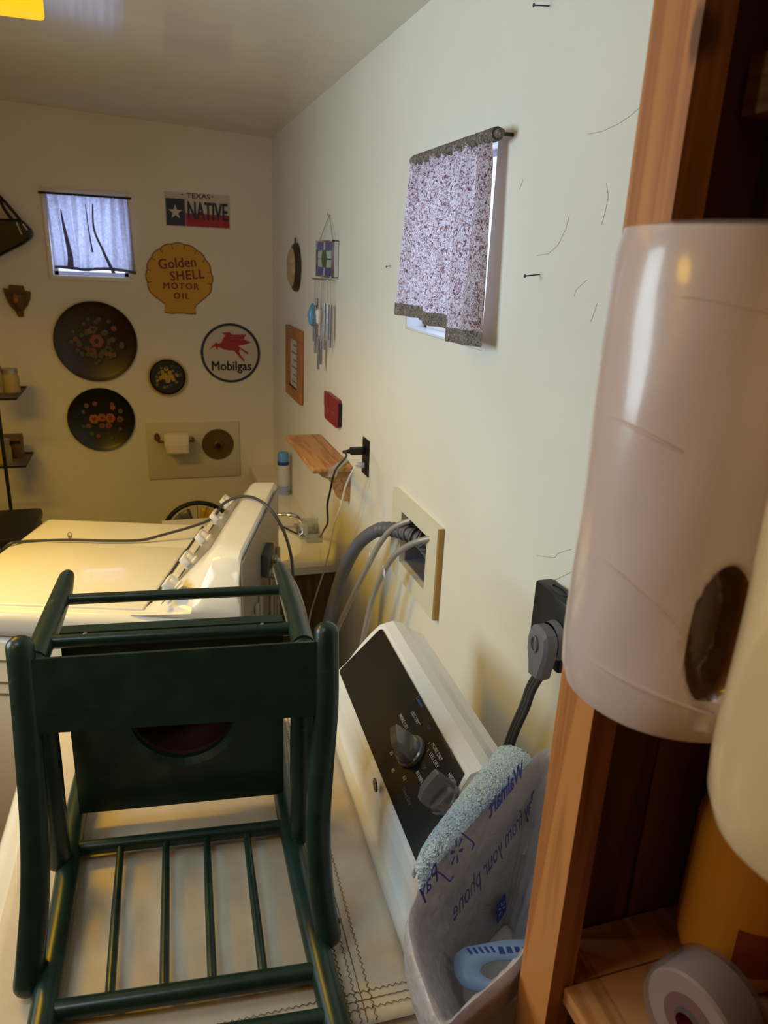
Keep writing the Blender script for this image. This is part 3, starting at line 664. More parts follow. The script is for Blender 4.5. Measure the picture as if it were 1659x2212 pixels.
# ================================================================== HOOKUP BOX
t = thing('washer_outlet_box', 'recessed washer hookup box with a cream trim frame in the right wall', 'outlet box', (WX, 1.61, 1.0))
fb_ = MB(); y0, y1, z0, z1 = 1.458, 1.790, 1.012, 1.245
for a, b, c_, d_ in ((y0, HB[0], z0, z1), (HB[1], y1, z0, z1), (HB[0], HB[1], z0, HB[2]), (HB[0], HB[1], HB[3], z1)): fb_.box((WX-.016, a, c_), (WX-.0005, b, d_))
obj('trim_frame', fb_, M['cream'], t)
obj('caulk_strip', MB().box((WX-.013, y0-.004, z0), (WX-.0006, y0, z1)), mat('yellowed_caulk', (176, 136, 60), .6), t)
ib = MB(); dp = .085
ib.box((WX+dp, HB[0], HB[2]), (WX+dp+.003, HB[1], HB[3])); ib.box((WX, HB[0]-.0005, HB[2]), (WX+dp, HB[0]+.003, HB[3])); ib.box((WX, HB[1]-.003, HB[2]), (WX+dp, HB[1]+.0005, HB[3]))
ib.box((WX, HB[0], HB[2]-.0005), (WX+dp, HB[1], HB[2]+.003)); ib.box((WX, HB[0], HB[3]-.003), (WX+dp, HB[1], HB[3]+.0005))
obj('box_liner', ib, M['grey'], t)
for yy in (1.688, 1.548):
    obj('valve', MB().lathe([(.009, 0), (.009, .02), (.013, .022), (.013, .028), (.010, .030), (.013, .032), (.013, .038), (.010, .04), (.013, .042), (.013, .05), (0, .051)], (WX+.042, yy, 1.180), (-1, 0, 0), n=14), M['chrome'], t)
# hoses
dh = [P(935, 1200, x=WX+.06), P(915, 1172, x=WX+.02), P(890, 1155, x=WX-.01), P(858, 1146, x=.60), P(826, 1143, x=.575), P(796, 1156, x=.55), P(768, 1184, x=.53), P(742, 1235, x=.51), P(724, 1290, x=.49), P(710, 1345, x=.47), P(700, 1400, x=.46)]
dq = spline(dh, 12); rr = [(.0185+(.0022*math.sin(i*1.65) if i < 52 else 0)) for i in range(len(dq))]
t = thing('drain_hose', 'thick dark grey drain hose curving out of the washer hookup box', 'hose', dh[5])
obj('hose_tube', MB().tube(dq, rr, n=16), M['hose'], t)
cf = MB()
for i in range(3, 34, 4):
    a = dq[i]; tdir = (dq[i+1]-dq[i-1]).normalized(); u = tdir.orthogonal().normalized(); v = tdir.cross(u)
    cf.tube([a+(u*math.cos(q)+v*math.sin(q))*.0195 for q in [k*PI/9 for k in range(18)]], .0028, n=6, closed=True)
obj('corrugation', cf, M['grey'], t)
tie = dq[30]; 
for i, (pts, lab, cat) in enumerate((([P(888, 1124, x=WX-.01), P(866, 1132, x=.60), P(842, 1147, x=.58), P(818, 1178, x=.56), P(795, 1222, x=.54), P(765, 1282, x=.52), P(738, 1338, x=.50), P(715, 1390, x=.48)], 'grey braided supply hose leaving the far valve of the hookup box', 'hose'),
                                     ([P(932, 1163, x=WX-.01), P(905, 1169, x=.60), P(876, 1182, x=.58), P(848, 1205, x=.56), P(822, 1250, x=.545), P(803, 1300, x=.535), P(790, 1355, x=.525), P(776, 1420, x=.515)], 'grey braided supply hose leaving the near valve of the hookup box', 'hose'))):
    t = thing('supply_hose', lab, cat, pts[3]); q = spline(pts, 8)
    obj('hose_tube', MB().tube(q, .0078, n=12), M['braid'], t)
    c = P(806, 1196, x=.553) if i == 0 else P(836, 1226, x=.555)
    T = lambda x, y, z: c+Vector((x, y, z))
    obj('hose_label', MB().grid(lambda u, v: c+Vector((-.010, -.022*u+.006, .008-.024*v-.010*u)), 4, 4), mat('paper_label', (214, 212, 232), .5), t, solid=.0006)
# ================================================================== DRYER PLUG
t = thing('dryer_outlet', 'black surface mounted dryer outlet on the right wall beside the post', 'outlet', (WX, .94, 1.2))
obj('outlet_body', MB().box((WX-.034, .885, 1.205), (WX-.0005, .985, 1.33), bevel=.006), M['black'], t)
obj('outlet_top', MB().tube([Vector((WX-.017+.008*math.cos(a), .935+.022*math.sin(a), 1.3305)) for a in [i*PI/10 for i in range(20)]], .002, n=6, closed=True), M['cordgrey'], t)
pc = P(1168, 1395, x=WX-.060)
t = thing('dryer_plug', 'grey dryer plug with a thick flat cord beside the wooden post', 'plug', pc)
pp = MB()
for (dz, hw, xx) in ((0, 0, 0),): pass
bodyp = [(.030, .030), (.034, .012), (.032, -.01), (.026, -.028), (.020, -.055), (-.016, -.058), (-.022, -.03), (-.030, -.012), (-.031, .010), (-.026, .030), (-.010, .040), (.014, .040)]
pc2 = P(1172, 1398, x=WX-.058)
sh = MB().prism([(v*.9, u*.95) for v, u in bodyp], pc2+Vector((.012, 0, 0)), (0, -1, 0), (0, 0, 1), .026)
obj('plug_body', sh, M['grey'], t).modifiers.new('b', 'BEVEL').width = .005
obj('plug_face', MB().lathe([(.030, 0), (.033, .012), (.030, .014), (0, .014)], pc2+Vector((.010, 0, .01)), (1, 0, 0), n=24), M['grey'], t)
obj('grip_ring', MB().tube([pc2+Vector((-.0165, .009*math.cos(a), .008+.013*math.sin(a))) for a in [i*PI/10 for i in range(20)]], .0016, n=6, closed=True), M['grey'], t)
for k_ in (-1, 0, 1):
    cp = [pc2+Vector((-.003, -.002+k_*.0075, -.052)), P(1146, 1490, x=.565)+Vector((0, k_*.0075, 0)), P(1134, 1525, x=.562)+Vector((0, k_*.0075, 0)), P(1112, 1575, x=.56)+Vector((0, k_*.0075, 0)), P(1092, 1630, x=.555)+Vector((0, k_*.0075, 0)), P(1070, 1690, x=.55)+Vector((0, k_*.0075, 0))]
    obj('cord_strand', MB().tube(spline(cp, 6), .0046, n=10), M['cordgrey'], t)

# ================================================================== BASKET WITH BAG
RZb = 1.15
rim_px = [(1170, 1622), (1142, 1646), (1053, 1732), (999, 1795), (936, 1871), (895, 1945), (879, 1985), (880, 2030), (897, 2100), (925, 2180), (945, 2225), (965, 2228), (994, 2200), (1050, 2150), (1108, 2097)]
rim = [P(a, b, z=RZb) for a, b in rim_px]+[Vector((x, y, RZb)) for x, y in ((.345, .492), (.40, .525), (.46, .580), (.505, .65), (.535, .73), (.54, .78))]
# close rim smoothly
rs_ = spline(rim+[rim[0]], 10)[:-1]; NR = len(rs_)
cen = sum(rs_, Vector())/NR
floor_c = Vector((.385, .640, .956))
def ring(f, z, out=0):
    return [Vector((cen.x+(p.x-cen.x)*f+(floor_c.x-cen.x)*(1-f), cen.y+(p.y-cen.y)*f+(floor_c.y-cen.y)*(1-f), z)) for p in rs_]
t = thing('waste_basket', 'small pale waste basket lined with a grey white shopping bag', 'basket', (floor_c.x, floor_c.y, .955))
base = .956
obj('basket_body', MB().loft([ring(.46, base), ring(.47, base+.004), ring(.985, RZb-.014), ring(.99, RZb-.010), ring(.975, RZb-.010), ring(.458, base+.008)], smooth=True, caps=False).add(ring(.46, base), [tuple(range(NR))[::-1]]).add(ring(.458, base+.008), [tuple(range(NR))]), M['binbrown'], t)
bag_c = Vector((.373, .617, 0))
rnd = random.Random(3); ph = [rnd.uniform(0, 6.28) for _ in range(12)]
def bagfn(u, v):
    i = int(u*NR) % NR; p = rs_[i]; a = 2*PI*u
    wr = .0028*math.sin(a*9+ph[0]+v*3)+.0022*math.sin(a*17+ph[1]+v*7)+.0014*math.sin(a*31+ph[2]+v*5)
    if v < .22:      # outer flange
        k = v/.22; f = 1.0+.012*math.sin(PI*k)+wr*.8; z = RZb-.045*(1-k)
    elif v < .3:
        k = (v-.22)/.08; f = 1.0-.045*k+wr*.4; z = RZb+.004*math.sin(PI*k)
    else:
        k = (v-.3)/.7; f = .955-.62*k-abs(wr)*(1+3*k); z = RZb-(RZb-base-.012)*k
    q = Vector((cen.x+(p.x-cen.x)*f, cen.y+(p.y-cen.y)*f, z)); s_ = max(0, 1-f)
    q.x += (bag_c.x-cen.x)*s_; q.y += (bag_c.y-cen.y)*s_
    cr = .0042*noise.noise(q*38)+.0026*noise.noise(q*95+Vector((5, 1, 2)))      # crumpled film
    rad = Vector((q.x-cen.x, q.y-cen.y, 0)).normalized()
    if v > .3: return q-rad*abs(cr)*1.5
    return q+rad*cr*.6+Vector((0, 0, cr*.8))
fbag = lambda k: .955-.62*k
bag = obj('liner_bag', MB().grid(bagfn, NR, 44, wrapu=True), M['bag'], t)
bag.data.polygons.foreach_set('use_smooth', [True]*len(bag.data.polygons))
# print on the far inner wall, seen mirrored from inside
ra_, rb_ = P(882, 1977, z=RZb), P(1142, 1646, z=RZb)
ud = (rb_-ra_).normalized()                       # along rim towards the wall
def wall_pt(a): return a
mid_low = lambda p, k: Vector((cen.x+(p.x-cen.x)*fbag(k)+(bag_c.x-cen.x)*(1-fbag(k)), cen.y+(p.y-cen.y)*fbag(k)+(bag_c.y-cen.y)*(1-fbag(k)), RZb-(RZb-base-.012)*k))
m0 = (ra_+rb_)/2; vd = (mid_low(m0, .5)-mid_low(m0, .02)); vd = (vd-ud*vd.dot(ud)).normalized(); wn = ud.cross(vd)
if wn.dot(CAM-m0) < 0: wn = -wn
po3 = mid_low(m0, .15)+wn*.006
def bpt(px, py): return PP(px, py, po3, wn)
# frame for mirrored print : text runs from right (near wall) to left, letters flipped
def btxt(name, body, size, px, py, m, ang=0, **k):
    o_ = bpt(px, py); mb = text_mb(body, size, o_, -ud, -vd, off=-.0005 if (-ud).cross(-vd).dot(wn) < 0 else .0005, **k)
    obj(name, mb, M[m], bag)
btxt('lettering', 'Pay from your phone', .040, 1076, 1836, 'baggrey', sx=.72, bold=.0003)
btxt('lettering', 'Walmart', .036, 1094, 1704, 'bagink', bold=.0014, sx=.80)
btxt('lettering', 'Pay', .036, 926, 1906, 'bagink', sx=.8, bold=.0004)
btxt('lettering', 'pay', .024, 1120, 1912, 'bagink', sx=.75)
def spark(px, py, s, m, tile=None):
    o_ = bpt(px, py)
    if tile:
        sq = [(x*tile, y*tile) for x, y in ((-1, -.8), (-.8, -1), (.8, -1), (1, -.8), (1, .8), (.8, 1), (-.8, 1), (-1, .8))]
        obj('print_tile', MB().add([o_+ud*u+vd*v+wn*.0004 for u, v in sq], [tuple(range(8))]), M['bagink'], bag)
    mb = MB()
    for i in range(6):
        a = i*PI/3+PI/6; d1 = ud*math.cos(a)+vd*math.sin(a); d2 = ud*-math.sin(a)+vd*math.cos(a)
        mb.add([o_+wn*.0012+d1*s*.35-d2*s*.10, o_+wn*.0012+d1*s-d2*s*.16, o_+wn*.0012+d1*s+d2*s*.16, o_+wn*.0012+d1*s*.35+d2*s*.10], [(0, 1, 2, 3)])
    obj('print_spark', mb, M[m], bag)
spark(1082, 1962, .010, 'canwhite', .0150)
spark(985, 1838, .016, 'bagink')
for pts in ([(995, 1798), (1012, 1812), (1022, 1822), (1018, 1835)], [(937, 1878), (955, 1890), (970, 1902), (978, 1892)]):
    obj('print_outline', MB().tube(spline([bpt(*p)+wn*.001 for p in pts], 4), .0011, n=5), M['bagink'], bag)
# light blue sleeve in the bag
sp = P(1075, 2108, z=1.03)
t = thing('card_sleeve', 'light blue card with an oval hole lying inside the lined basket', 'packaging', sp)
e1 = (P(1160, 2088, z=1.03)-P(1000, 2095, z=1.03)).normalized(); e2 = Vector((0, 0, 1)).cross(e1)
ou = [(-.052, .0), (-.050, .016), (-.040, .025), (-.02, .028), (.06, .030), (.06, -.026), (.0, -.024), (-.03, -.020), (-.045, -.013)]
outer = spline([Vector((a, b, 0)) for a, b in ou+[ou[0]]], 4)[:-1]
K = len(outer); inn = []
for q in outer:
    an = math.atan2(q.y, q.x-.008); inn.append(Vector((.008+.030*math.cos(an), -.001+.0115*math.sin(an), 0)))
up_ = Vector((0, 0, 1))
def spt(q, h=0): return sp+e1*q.x+e2*q.y+up_*(h+.010*math.cos((q.x)*18)+q.y*.25)
mbk = MB().add([spt(q) for q in outer]+[spt(q) for q in inn], [(i, (i+1) % K, K+(i+1) % K, K+i) for i in range(K)], True)
obj('card', mbk, M['lightblue'], t, solid=.0012)
txm = MB()
for i in range(5): txm.add([spt(Vector((-.030+i*.007, .018, 0)), .0012), spt(Vector((-.027+i*.007, .018, 0)), .0012), spt(Vector((-.031+i*.007, .025, 0)), .0012), spt(Vector((-.034+i*.007, .025, 0)), .0012)], [(0, 1, 2, 3)])
for i in range(4): txm.add([spt(Vector((.005+i*.010, .016+.001*i, 0)), .0012), spt(Vector((.012+i*.010, .016+.001*i, 0)), .0012), spt(Vector((.010+i*.010, .024, 0)), .0012), spt(Vector((.004+i*.010, .024, 0)), .0012)], [(0, 1, 2, 3)])
obj('print', txm, M['bagink'], t)
# towel between the console and the basket
t_in = spline([P(a, b, z=1.158) for a, b in ((1150, 1642), (1100, 1692), (1053, 1740), (999, 1803), (950, 1862), (908, 1925))], 8)
t_out = spline([P(a, b, z=1.142) for a, b in ((1075, 1618), (1040, 1662), (1000, 1712), (958, 1768), (920, 1822), (893, 1880))], 8)
def tw(u, v):
    f = u*(len(t_in)-1); i = min(int(f), len(t_in)-2); k = f-i
    a = t_in[i].lerp(t_in[i+1], k); b = t_out[i].lerp(t_out[i+1], k)
    p = a.lerp(b, v) + Vector((0, 0, .012*math.sin(PI*v)**.7))
    if v > .9: p.z -= (v-.9)*.10
    return p+Vector((rnd.uniform(-1, 1), rnd.uniform(-1, 1), rnd.uniform(-1, 1)))*.0010
tag(obj('towel', MB().grid(tw, 190, 60), M['towel'], loc=t_in[2], solid=.004), 'light blue terry towel tucked behind the basket against the dryer console', 'towel')

# ================================================================== SHELF UNIT AT RIGHT
PX0, PX1, PY0, PY1 = .320, .344, .418, .468
t = thing('shelf_unit', 'rough pine shelf unit with a tall front post on the right', 'shelf', (.47, .1, 0))
post = obj('post', MB().box((PX0, PY0, .0), (PX1, PY1, 2.36)), M['pine'], t)
# object space of the post is the shelf unit origin; keep its own origin at the post for the knots
for v in post.data.vertices: v.co -= Vector((PX0-.47, (PY0+PY1)/2-.1, 1.50))
post.location = (PX0-.47, (PY0+PY1)/2-.1, 1.50)
obj('post', MB().box((PX0, -.42, 0), (PX1, -.37, 2.36)), M['pine'], t)
for i in range(3):
    obj('end_plank', MB().box((PX1+.0002+i*.095, .470, .02), (PX1+.093+i*.095, .482, 2.35), bevel=.001), M['darkwood'], t)
for i in range(7):
    obj('back_plank', MB().box((WX-.016, -.42+i*.127, .02), (WX-.002, -.42+i*.127+.124, 2.35), bevel=.001), M['darkwood'], t)
obj('shelf_board', MB().box((.335, -.41, 1.172), (.612, .4175, 1.19), bevel=.001), M['shelfwood'], t)
obj('shelf_board', MB().box((PX1+.001, .419, 1.172), (.612, .469, 1.19), bevel=.001), M['shelfwood'], t)
obj('shelf_board', MB().box((.328, -.41, 1.545), (.612, .416, 1.565), bevel=.001), M['shelfwood'], t)
obj('shelf_board', MB().box((.40, -.41, 1.925), (.612, .466, 1.962), bevel=.001), M['shelfwood'], t)
obj('shelf_board', MB().box((.335, -.41, .60), (.612, .417, .618), bevel=.001), M['shelfwood'], t)

# paper towel rolls in plastic
def towel_roll(c, R, h, hole, label, m_):
    t = thing('paper_towel_roll', label, 'paper towels', c, 'wrapped paper towel rolls on the shelf')
    mb = MB(); n = 150; prof_ = [(.35, .004), (.7, .0), (.93, .002), (.985, .012), (1, .03)]+[(1, .03+(h-.06)*i/84) for i in range(1, 85)]+[(.99, h-.014), (.95, h-.003), (.7, h), (.35, h-.004)]
    vs_ = []; tot = len(prof_)
    for j, (f, z) in enumerate(prof_):
        for k in range(n):
            a = 2*PI*k/n
            rr = R*f*(1+.006*math.sin(a*3+z*30)+.004*math.sin(a*7-z*55))
            if hole:
                da = (a-hole[0]+PI) % (2*PI)-PI; e = ((da*R)/hole[2])**2+((z-hole[1])/hole[3])**2
                if e < 1 and f > .95: rr -= .022*smooth_((1-e)*1.6)
            vs_.append(Vector(c)+Vector((rr*math.cos(a), rr*math.sin(a), z)))
    fs = []
    for j in range(tot-1):
        for k in range(n): fs.append((j*n+k, j*n+(k+1) % n, (j+1)*n+(k+1) % n, (j+1)*n+k))
    mb.add(vs_, fs, True); o = obj('wrapped_roll', mb, m_, t)
    if hole:   # brown cardboard shows where the wrap is torn: an oval on the side of the roll
        mm = m_; nt = mm.node_tree; L_ = nt.links; bs = nt.nodes['Principled BSDF']; src = bs.inputs['Base Color'].links[0].from_socket
        tcn = nt.nodes.new('ShaderNodeTexCoord')
        def dot(vec, div, off=0):
            d_ = nt.nodes.new('ShaderNodeVectorMath'); d_.operation = 'DOT_PRODUCT'; d_.inputs[1].default_value = vec; L_.new(tcn.outputs['Object'], d_.inputs[0])
            a_ = nt.nodes.new('ShaderNodeMath'); a_.operation = 'MULTIPLY_ADD'; a_.inputs[1].default_value = 1/div; a_.inputs[2].default_value = off; L_.new(d_.outputs['Value'], a_.inputs[0]); return a_.outputs[0]
        def mth(op, a_, b_=None, v=0):
            n_ = nt.nodes.new('ShaderNodeMath'); n_.operation = op; L_.new(a_, n_.inputs[0])
            if b_ is not None: L_.new(b_, n_.inputs[1])
            else: n_.inputs[1].default_value = v
            return n_.outputs[0]
        c_, s_ = math.cos(hole[0]), math.sin(hole[0])
        e_ = mth('ADD', mth('POWER', mth('ABSOLUTE', dot((-s_, c_, 0), hole[2])), v=2), mth('POWER', mth('ABSOLUTE', dot((0, 0, 1), hole[3], -hole[1]/hole[3])), v=2))
        k_ = mth('MULTIPLY', mth('LESS_THAN', e_, v=.82), mth('GREATER_THAN', dot((c_, s_, 0), 1), v=0))
        mx = nt.nodes.new('ShaderNodeMixRGB'); mx.inputs[2].default_value = (*lin((112, 70, 38)), 1); L_.new(k_, mx.inputs[0]); L_.new(src, mx.inputs[1]); L_.new(mx.outputs[0], bs.inputs['Base Color'])
    obj('core_tube', MB().lathe([(R*.36, .002), (R*.36, h-.002), (R*.31, h-.002), (R*.31, .002), (R*.36, .002)], c, n=28), M['kraft'], t)
    for (a0, a1, z0_, z1_) in ((3.3, 4.6, .035, .02), (3.1, 4.0, .10, .075), (3.6, 4.9, .245, .225), (3.0, 3.8, .18, .17)):
        obj('wrap_fold', MB().tube([Vector(c)+Vector(((R+.0001)*math.cos(a0+(a1-a0)*s_), (R+.0001)*math.sin(a0+(a1-a0)*s_), z0_+(z1_-z0_)*s_*s_)) for s_ in [i/14 for i in range(15)]], [.0003+.0011*math.sin(PI*i/14) for i in range(15)], n=6), m_, t)
    return t
towel_roll((.307, .337, 1.5655), .0655, .281, (math.radians(250), .070, .018, .046), 'pinkish plastic wrapped paper towel roll in front of the pine post', mat('wrapped_paper_torn', (226, 202, 196), .3, bump=.5, bscale=18, var=.04, vscale=9, Coat_Weight=.6, Coat_Roughness=.12))
towel_roll((.308, .198, 1.5655), .0655, .281, None, 'yellow lit plastic wrapped paper towel roll nearest the camera at the right edge', mat('wrapped_paper_amber_lit', (228, 200, 150), .3, bump=.5, bscale=18, var=.04, vscale=9, Coat_Weight=.6, Coat_Roughness=.12))  # cream tint puts the amber light into this roll's wrap colour

# amber jug
jc = Vector((.516, .408, 1.1905))
t = thing('jug', 'amber plastic jug standing on the lower shelf behind the paper towels', 'jug', jc)
obj('jug_body', MB().lathe([(0, .0), (.040, 0), (.050, .006), (.054, .022), (.054, .15), (.048, .18), (.03, .20), (.018, .215), (.018, .24), (0, .24)], jc, n=32), M['amber'], t)
la = math.atan2(-jc.y, -jc.x)
obj('jug_label', MB().grid(lambda u, v: jc+Vector((.0546*math.cos(la+.05+1.0*u), .0546*math.sin(la+.05+1.0*u), .028+.05*v)), 14, 4), mat('rust_label', (150, 66, 26), .5), t)
obj('jug_cap', MB().lathe([(.021, .236), (.021, .258), (0, .259)], jc, n=20), M['black'], t)
hd = Vector((math.cos(la+.7), math.sin(la+.7), 0))
obj('jug_handle', MB().tube(spline([jc+hd*.050+Vector((0, 0, .15)), jc+hd*.066+Vector((0, 0, .135)), jc+hd*.066+Vector((0, 0, .10)), jc+hd*.052+Vector((0, 0, .085))], 5), .007, n=10), M['amber'], t)
# tape roll in clear wrap
tc_ = P(1520, 2190, z=1.236); ta = (CAM-tc_); ta.z = 0; ta.normalize(); ta = (ta+Vector((-.35, .35, .0))).normalized()
tc_.z = 1.2385
t = thing('tape_roll', 'clear tape roll with a dark red core on the lower shelf', 'tape', tc_)
obj('tape_ring', MB().lathe([(.024, -.02), (.040, -.02), (.042, -.018), (.042, .018), (.040, .02), (.024, .02), (.024, -.02)], tc_, ta, n=36), mat('clear_tape', (196, 170, 166), .2), t)
obj('tape_core', MB().lathe([(.0135, -.021), (.0238, -.021), (.0238, .021), (.0135, .021), (.0135, -.021)], tc_, ta, n=30), mat('red_core', (132, 40, 48), .5), t)
obj('wrapper', MB().lathe([(.010, .024), (.043, .0235), (.0465, .016), (.0465, -.018), (.042, -.024), (.01, -.024)], tc_, ta, n=30), clear('tape_wrapper', (226, 216, 210), tint=.86), t)
# dark folded fabric on the upper shelf
fcx = Vector((.50, .20, 1.9625))
def ff(u, v):
    a = 2*PI*u; sx_, sy_ = .09, .24
    px_ = abs(math.cos(a))**.5*(1 if math.cos(a) > 0 else -1); py_ = abs(math.sin(a))**.5*(1 if math.sin(a) > 0 else -1)
    k = 1 if v < .7 else math.cos((v-.7)/.3*PI/2)
    b = 1+.04*math.sin(v*40)+.03*math.sin(a*5)
    return fcx+Vector((sx_*px_*k*b, sy_*py_*k*b, .0+.2*min(v/.7, 1)+.02*max(0, v-.7)))
tag(obj('folded_blanket', MB().grid(ff, 60, 30, wrapu=True), M['fabricdark'], loc=fcx), 'dark folded blanket on the top shelf at the upper right', 'blanket')

# ================================================================== RIGHT WALL DECORATIONS
def nail(px, lab, L=.028):
    a = P(*px, x=WX); n_ = MB().tube([a+Vector((.004, 0, 0)), a+Vector((-L, -.004, -.004))], .0011, n=6).lathe([(.003, 0), (.003, .001), (0, .0012)], a+Vector((-L, -.004, -.004)), (-1, 0, 0), n=8)
    tag(obj('nail', n_, M['cordgrey'], loc=a), lab, 'nail')
nail((1186, 12), 'bare nail high in the right wall near the ceiling'); nail((1165, 592), 'bare nail in the right wall between the window and the paper towels')
nail((843, 573), 'small bent nail in the right wall left of the floral curtain', .012)
# oval frame
oc = Vector((WX, 3.215, 1.785))
t = thing('oval_picture', 'oval picture in a dark frame on the right wall near the corner', 'picture', oc)
fr = MB()
vs_ = []
for (f, d) in ((1.0, .0), (1.0, .012), (.92, .020), (.84, .022), (.80, .024)):
    vs_.append([oc+Vector((-d-.0005, .085*f*math.cos(a), .098*f*math.sin(a))) for a in [2*PI*i/36 for i in range(36)]])
obj('picture_frame', fr.loft(vs_, smooth=True, caps=False), M['brownframe'], t)
dome = [[oc+Vector((-.024-.020*math.cos(q), .085*.8*math.sin(q)*math.cos(a), .098*.8*math.sin(q)*math.sin(a))) for a in [2*PI*i/36 for i in range(36)]] for q in (PI/2, 1.2, .8, .4, .02)]
obj('print', MB().loft(dome, smooth=True), mat('sepia_print', (176, 152, 118), .4, var=.3, vscale=25), t)
obj('hanger', MB().tube([oc+Vector((-.01, .010*math.cos(a), .106+.012*math.sin(a))) for a in [2*PI*i/12 for i in range(12)]], .002, n=6, closed=True), M['bronze'], t)
# long oak frame
t = thing('picture_frame', 'tall narrow oak picture frame on the right wall above the oak shelf', 'picture', (WX, 3.24, 1.22))
y0, y1, z0, z1, b = 3.07, 3.405, 1.225, 1.535, .072
fm = MB()
for lo_, hi_ in (((y0, z0), (y1, z0+b*.7)), ((y0, z1-b*.7), (y1, z1)), ((y0, z0+b*.7), (y0+b, z1-b*.7)), ((y1-b, z0+b*.7), (y1, z1-b*.7))): fm.box((WX-.018, lo_[0], lo_[1]), (WX-.0005, hi_[0], hi_[1]), bevel=.003)
obj('moulding', fm, M['frame_oak'], t)
obj('print', MB().box((WX-.008, y0+b, z0+b*.7), (WX-.006, y1-b, z1-b*.7)), M['photo'], t)
mk = MB()
for i in range(6): mk.box((WX-.0085, y0+b+.02, z0+.07+i*.032), (WX-.0082, y1-b-.03-.03*(i % 2), z0+.076+i*.032))
obj('print_lines', mk, M['inkdim'], t)
# stained glass panel
t = thing('stained_glass_panel', 'small stained glass panel hung by a wire on the right wall', 'ornament', (WX, 2.64, 1.76))
y0, y1, z0, z1 = 2.502, 2.772, 1.762, 1.884
xx = WX-.014
fm = MB()
for lo_, hi_ in (((y0, z0), (y1, z0+.006)), ((y0, z1-.006), (y1, z1)), ((y0, z0), (y0+.022, z1)), ((y1-.008, z0), (y1, z1))): fm.box((xx-.006, lo_[0], lo_[1]), (xx+.012, hi_[0], hi_[1]), bevel=.0015)
obj('metal_edge', fm, M['chrome'], t)
ya, yb = y0+.022, y1-.008; za, zb = z0+.006, z1-.006
def pane(poly, m): obj('pane', MB().prism(poly, (xx, 0, 0), (0, -1, 0), (0, 0, 1), .004), M[m], t)
ym, zm = (ya+yb)/2, (za+zb)/2; g_ = .0015
def Q(*p): return [(-y, z) for y, z in p]
for s_ in (0, 1):
    zz0, zz1 = (zb-.026, zb) if s_ else (za, za+.026)
    pane(Q((yb, zz0), (ym+.012, zz0), (ym+.012, zz1), (yb, zz1)), 'navyglass'); pane(Q((ym-.012, zz0), (ya, zz0), (ya, zz1), (ym-.012, zz1)), 'navyglass'); pane(Q((ym+.010, zz0), (ym-.010, zz0), (ym-.010, zz1), (ym+.010, zz1)), 'frost')
zc0, zc1 = za+.0275, zb-.0275
pane(Q((yb-.02, zc0), (ym+.03, zc0), (ym+.045, zm-.002), (yb-.02, zm-.002)), 'frost'); pane(Q((ym-.03, zc0), (ya+.02, zc0), (ya+.02, zm-.002), (ym-.045, zm-.002)), 'frost')
pane(Q((yb-.02, zm+.002), (ym+.045, zm+.002), (ym+.03, zc1), (yb-.02, zc1)), 'frost'); pane(Q((ym-.045, zm+.002), (ya+.02, zm+.002), (ya+.02, zc1), (ym-.03, zc1)), 'frost')
pane(Q((ym+.028, zc0), (ym-.028, zc0), (ym-.043, zm), (ym-.028, zc1), (ym+.028, zc1), (ym+.043, zm)), 'greenglass')
top = Vector((WX-.004, 2.635, 1.966))
obj('hanging_wire', MB().tube([Vector((xx, 2.735, z1)), top, Vector((xx, 2.535, z1))], .0013, n=6), M['steel'], t)
obj('hook', MB().tube([top+Vector((.004, 0, 0)), top+Vector((-.006, 0, 0)), top+Vector((-.006, 0, .008))], .0015, n=6), M['steel'], t)
# wind chime
t = thing('wind_chime', 'metal tube wind chime with a blue stone below the stained glass panel', 'wind chime', (WX-.02, 2.64, 1.45))
for i, (y, za, zb, d) in enumerate(((2.755, 1.745, 1.545, .016), (2.745, 1.72, 1.53, .03), (2.665, 1.60, 1.455, .02), (2.645, 1.62, 1.44, .034), (2.625, 1.72, 1.50, .05), (2.54, 1.735, 1.53, .016), (2.555, 1.74, 1.52, .034), (2.52, 1.735, 1.56, .03), (2.60, 1.66, 1.52, .028))):
    c_ = obj('chime_tube', MB().tube([(WX-d, y, za-.06), (WX-d, y, zb)], .0048, n=10), M['tube'], t)
    obj('string', MB().tube([(WX-d, y, za-.06), (WX-d, y+(2.64-y)*.1, 1.755)], .0007, n=5), M['steel'], c_)
obj('pendant', MB().lathe([(0, -.04), (.012, -.03), (.018, 0), (.010, .03), (0, .045)], (WX-.04, 2.73, 1.625), n=14), M['teal'], t)
obj('pendant', MB().lathe([(0, -.03), (.008, -.02), (.010, .02), (0, .03)], (WX-.045, 2.60, 1.63), n=12), M['whiteplastic'], t)
obj('top_ring', MB().tube([Vector((WX-.03+.022*math.cos(a), 2.64+.115*math.sin(a), 1.755)) for a in [2*PI*i/24 for i in range(24)]], .0016, n=6, closed=True), M['steel'], t)
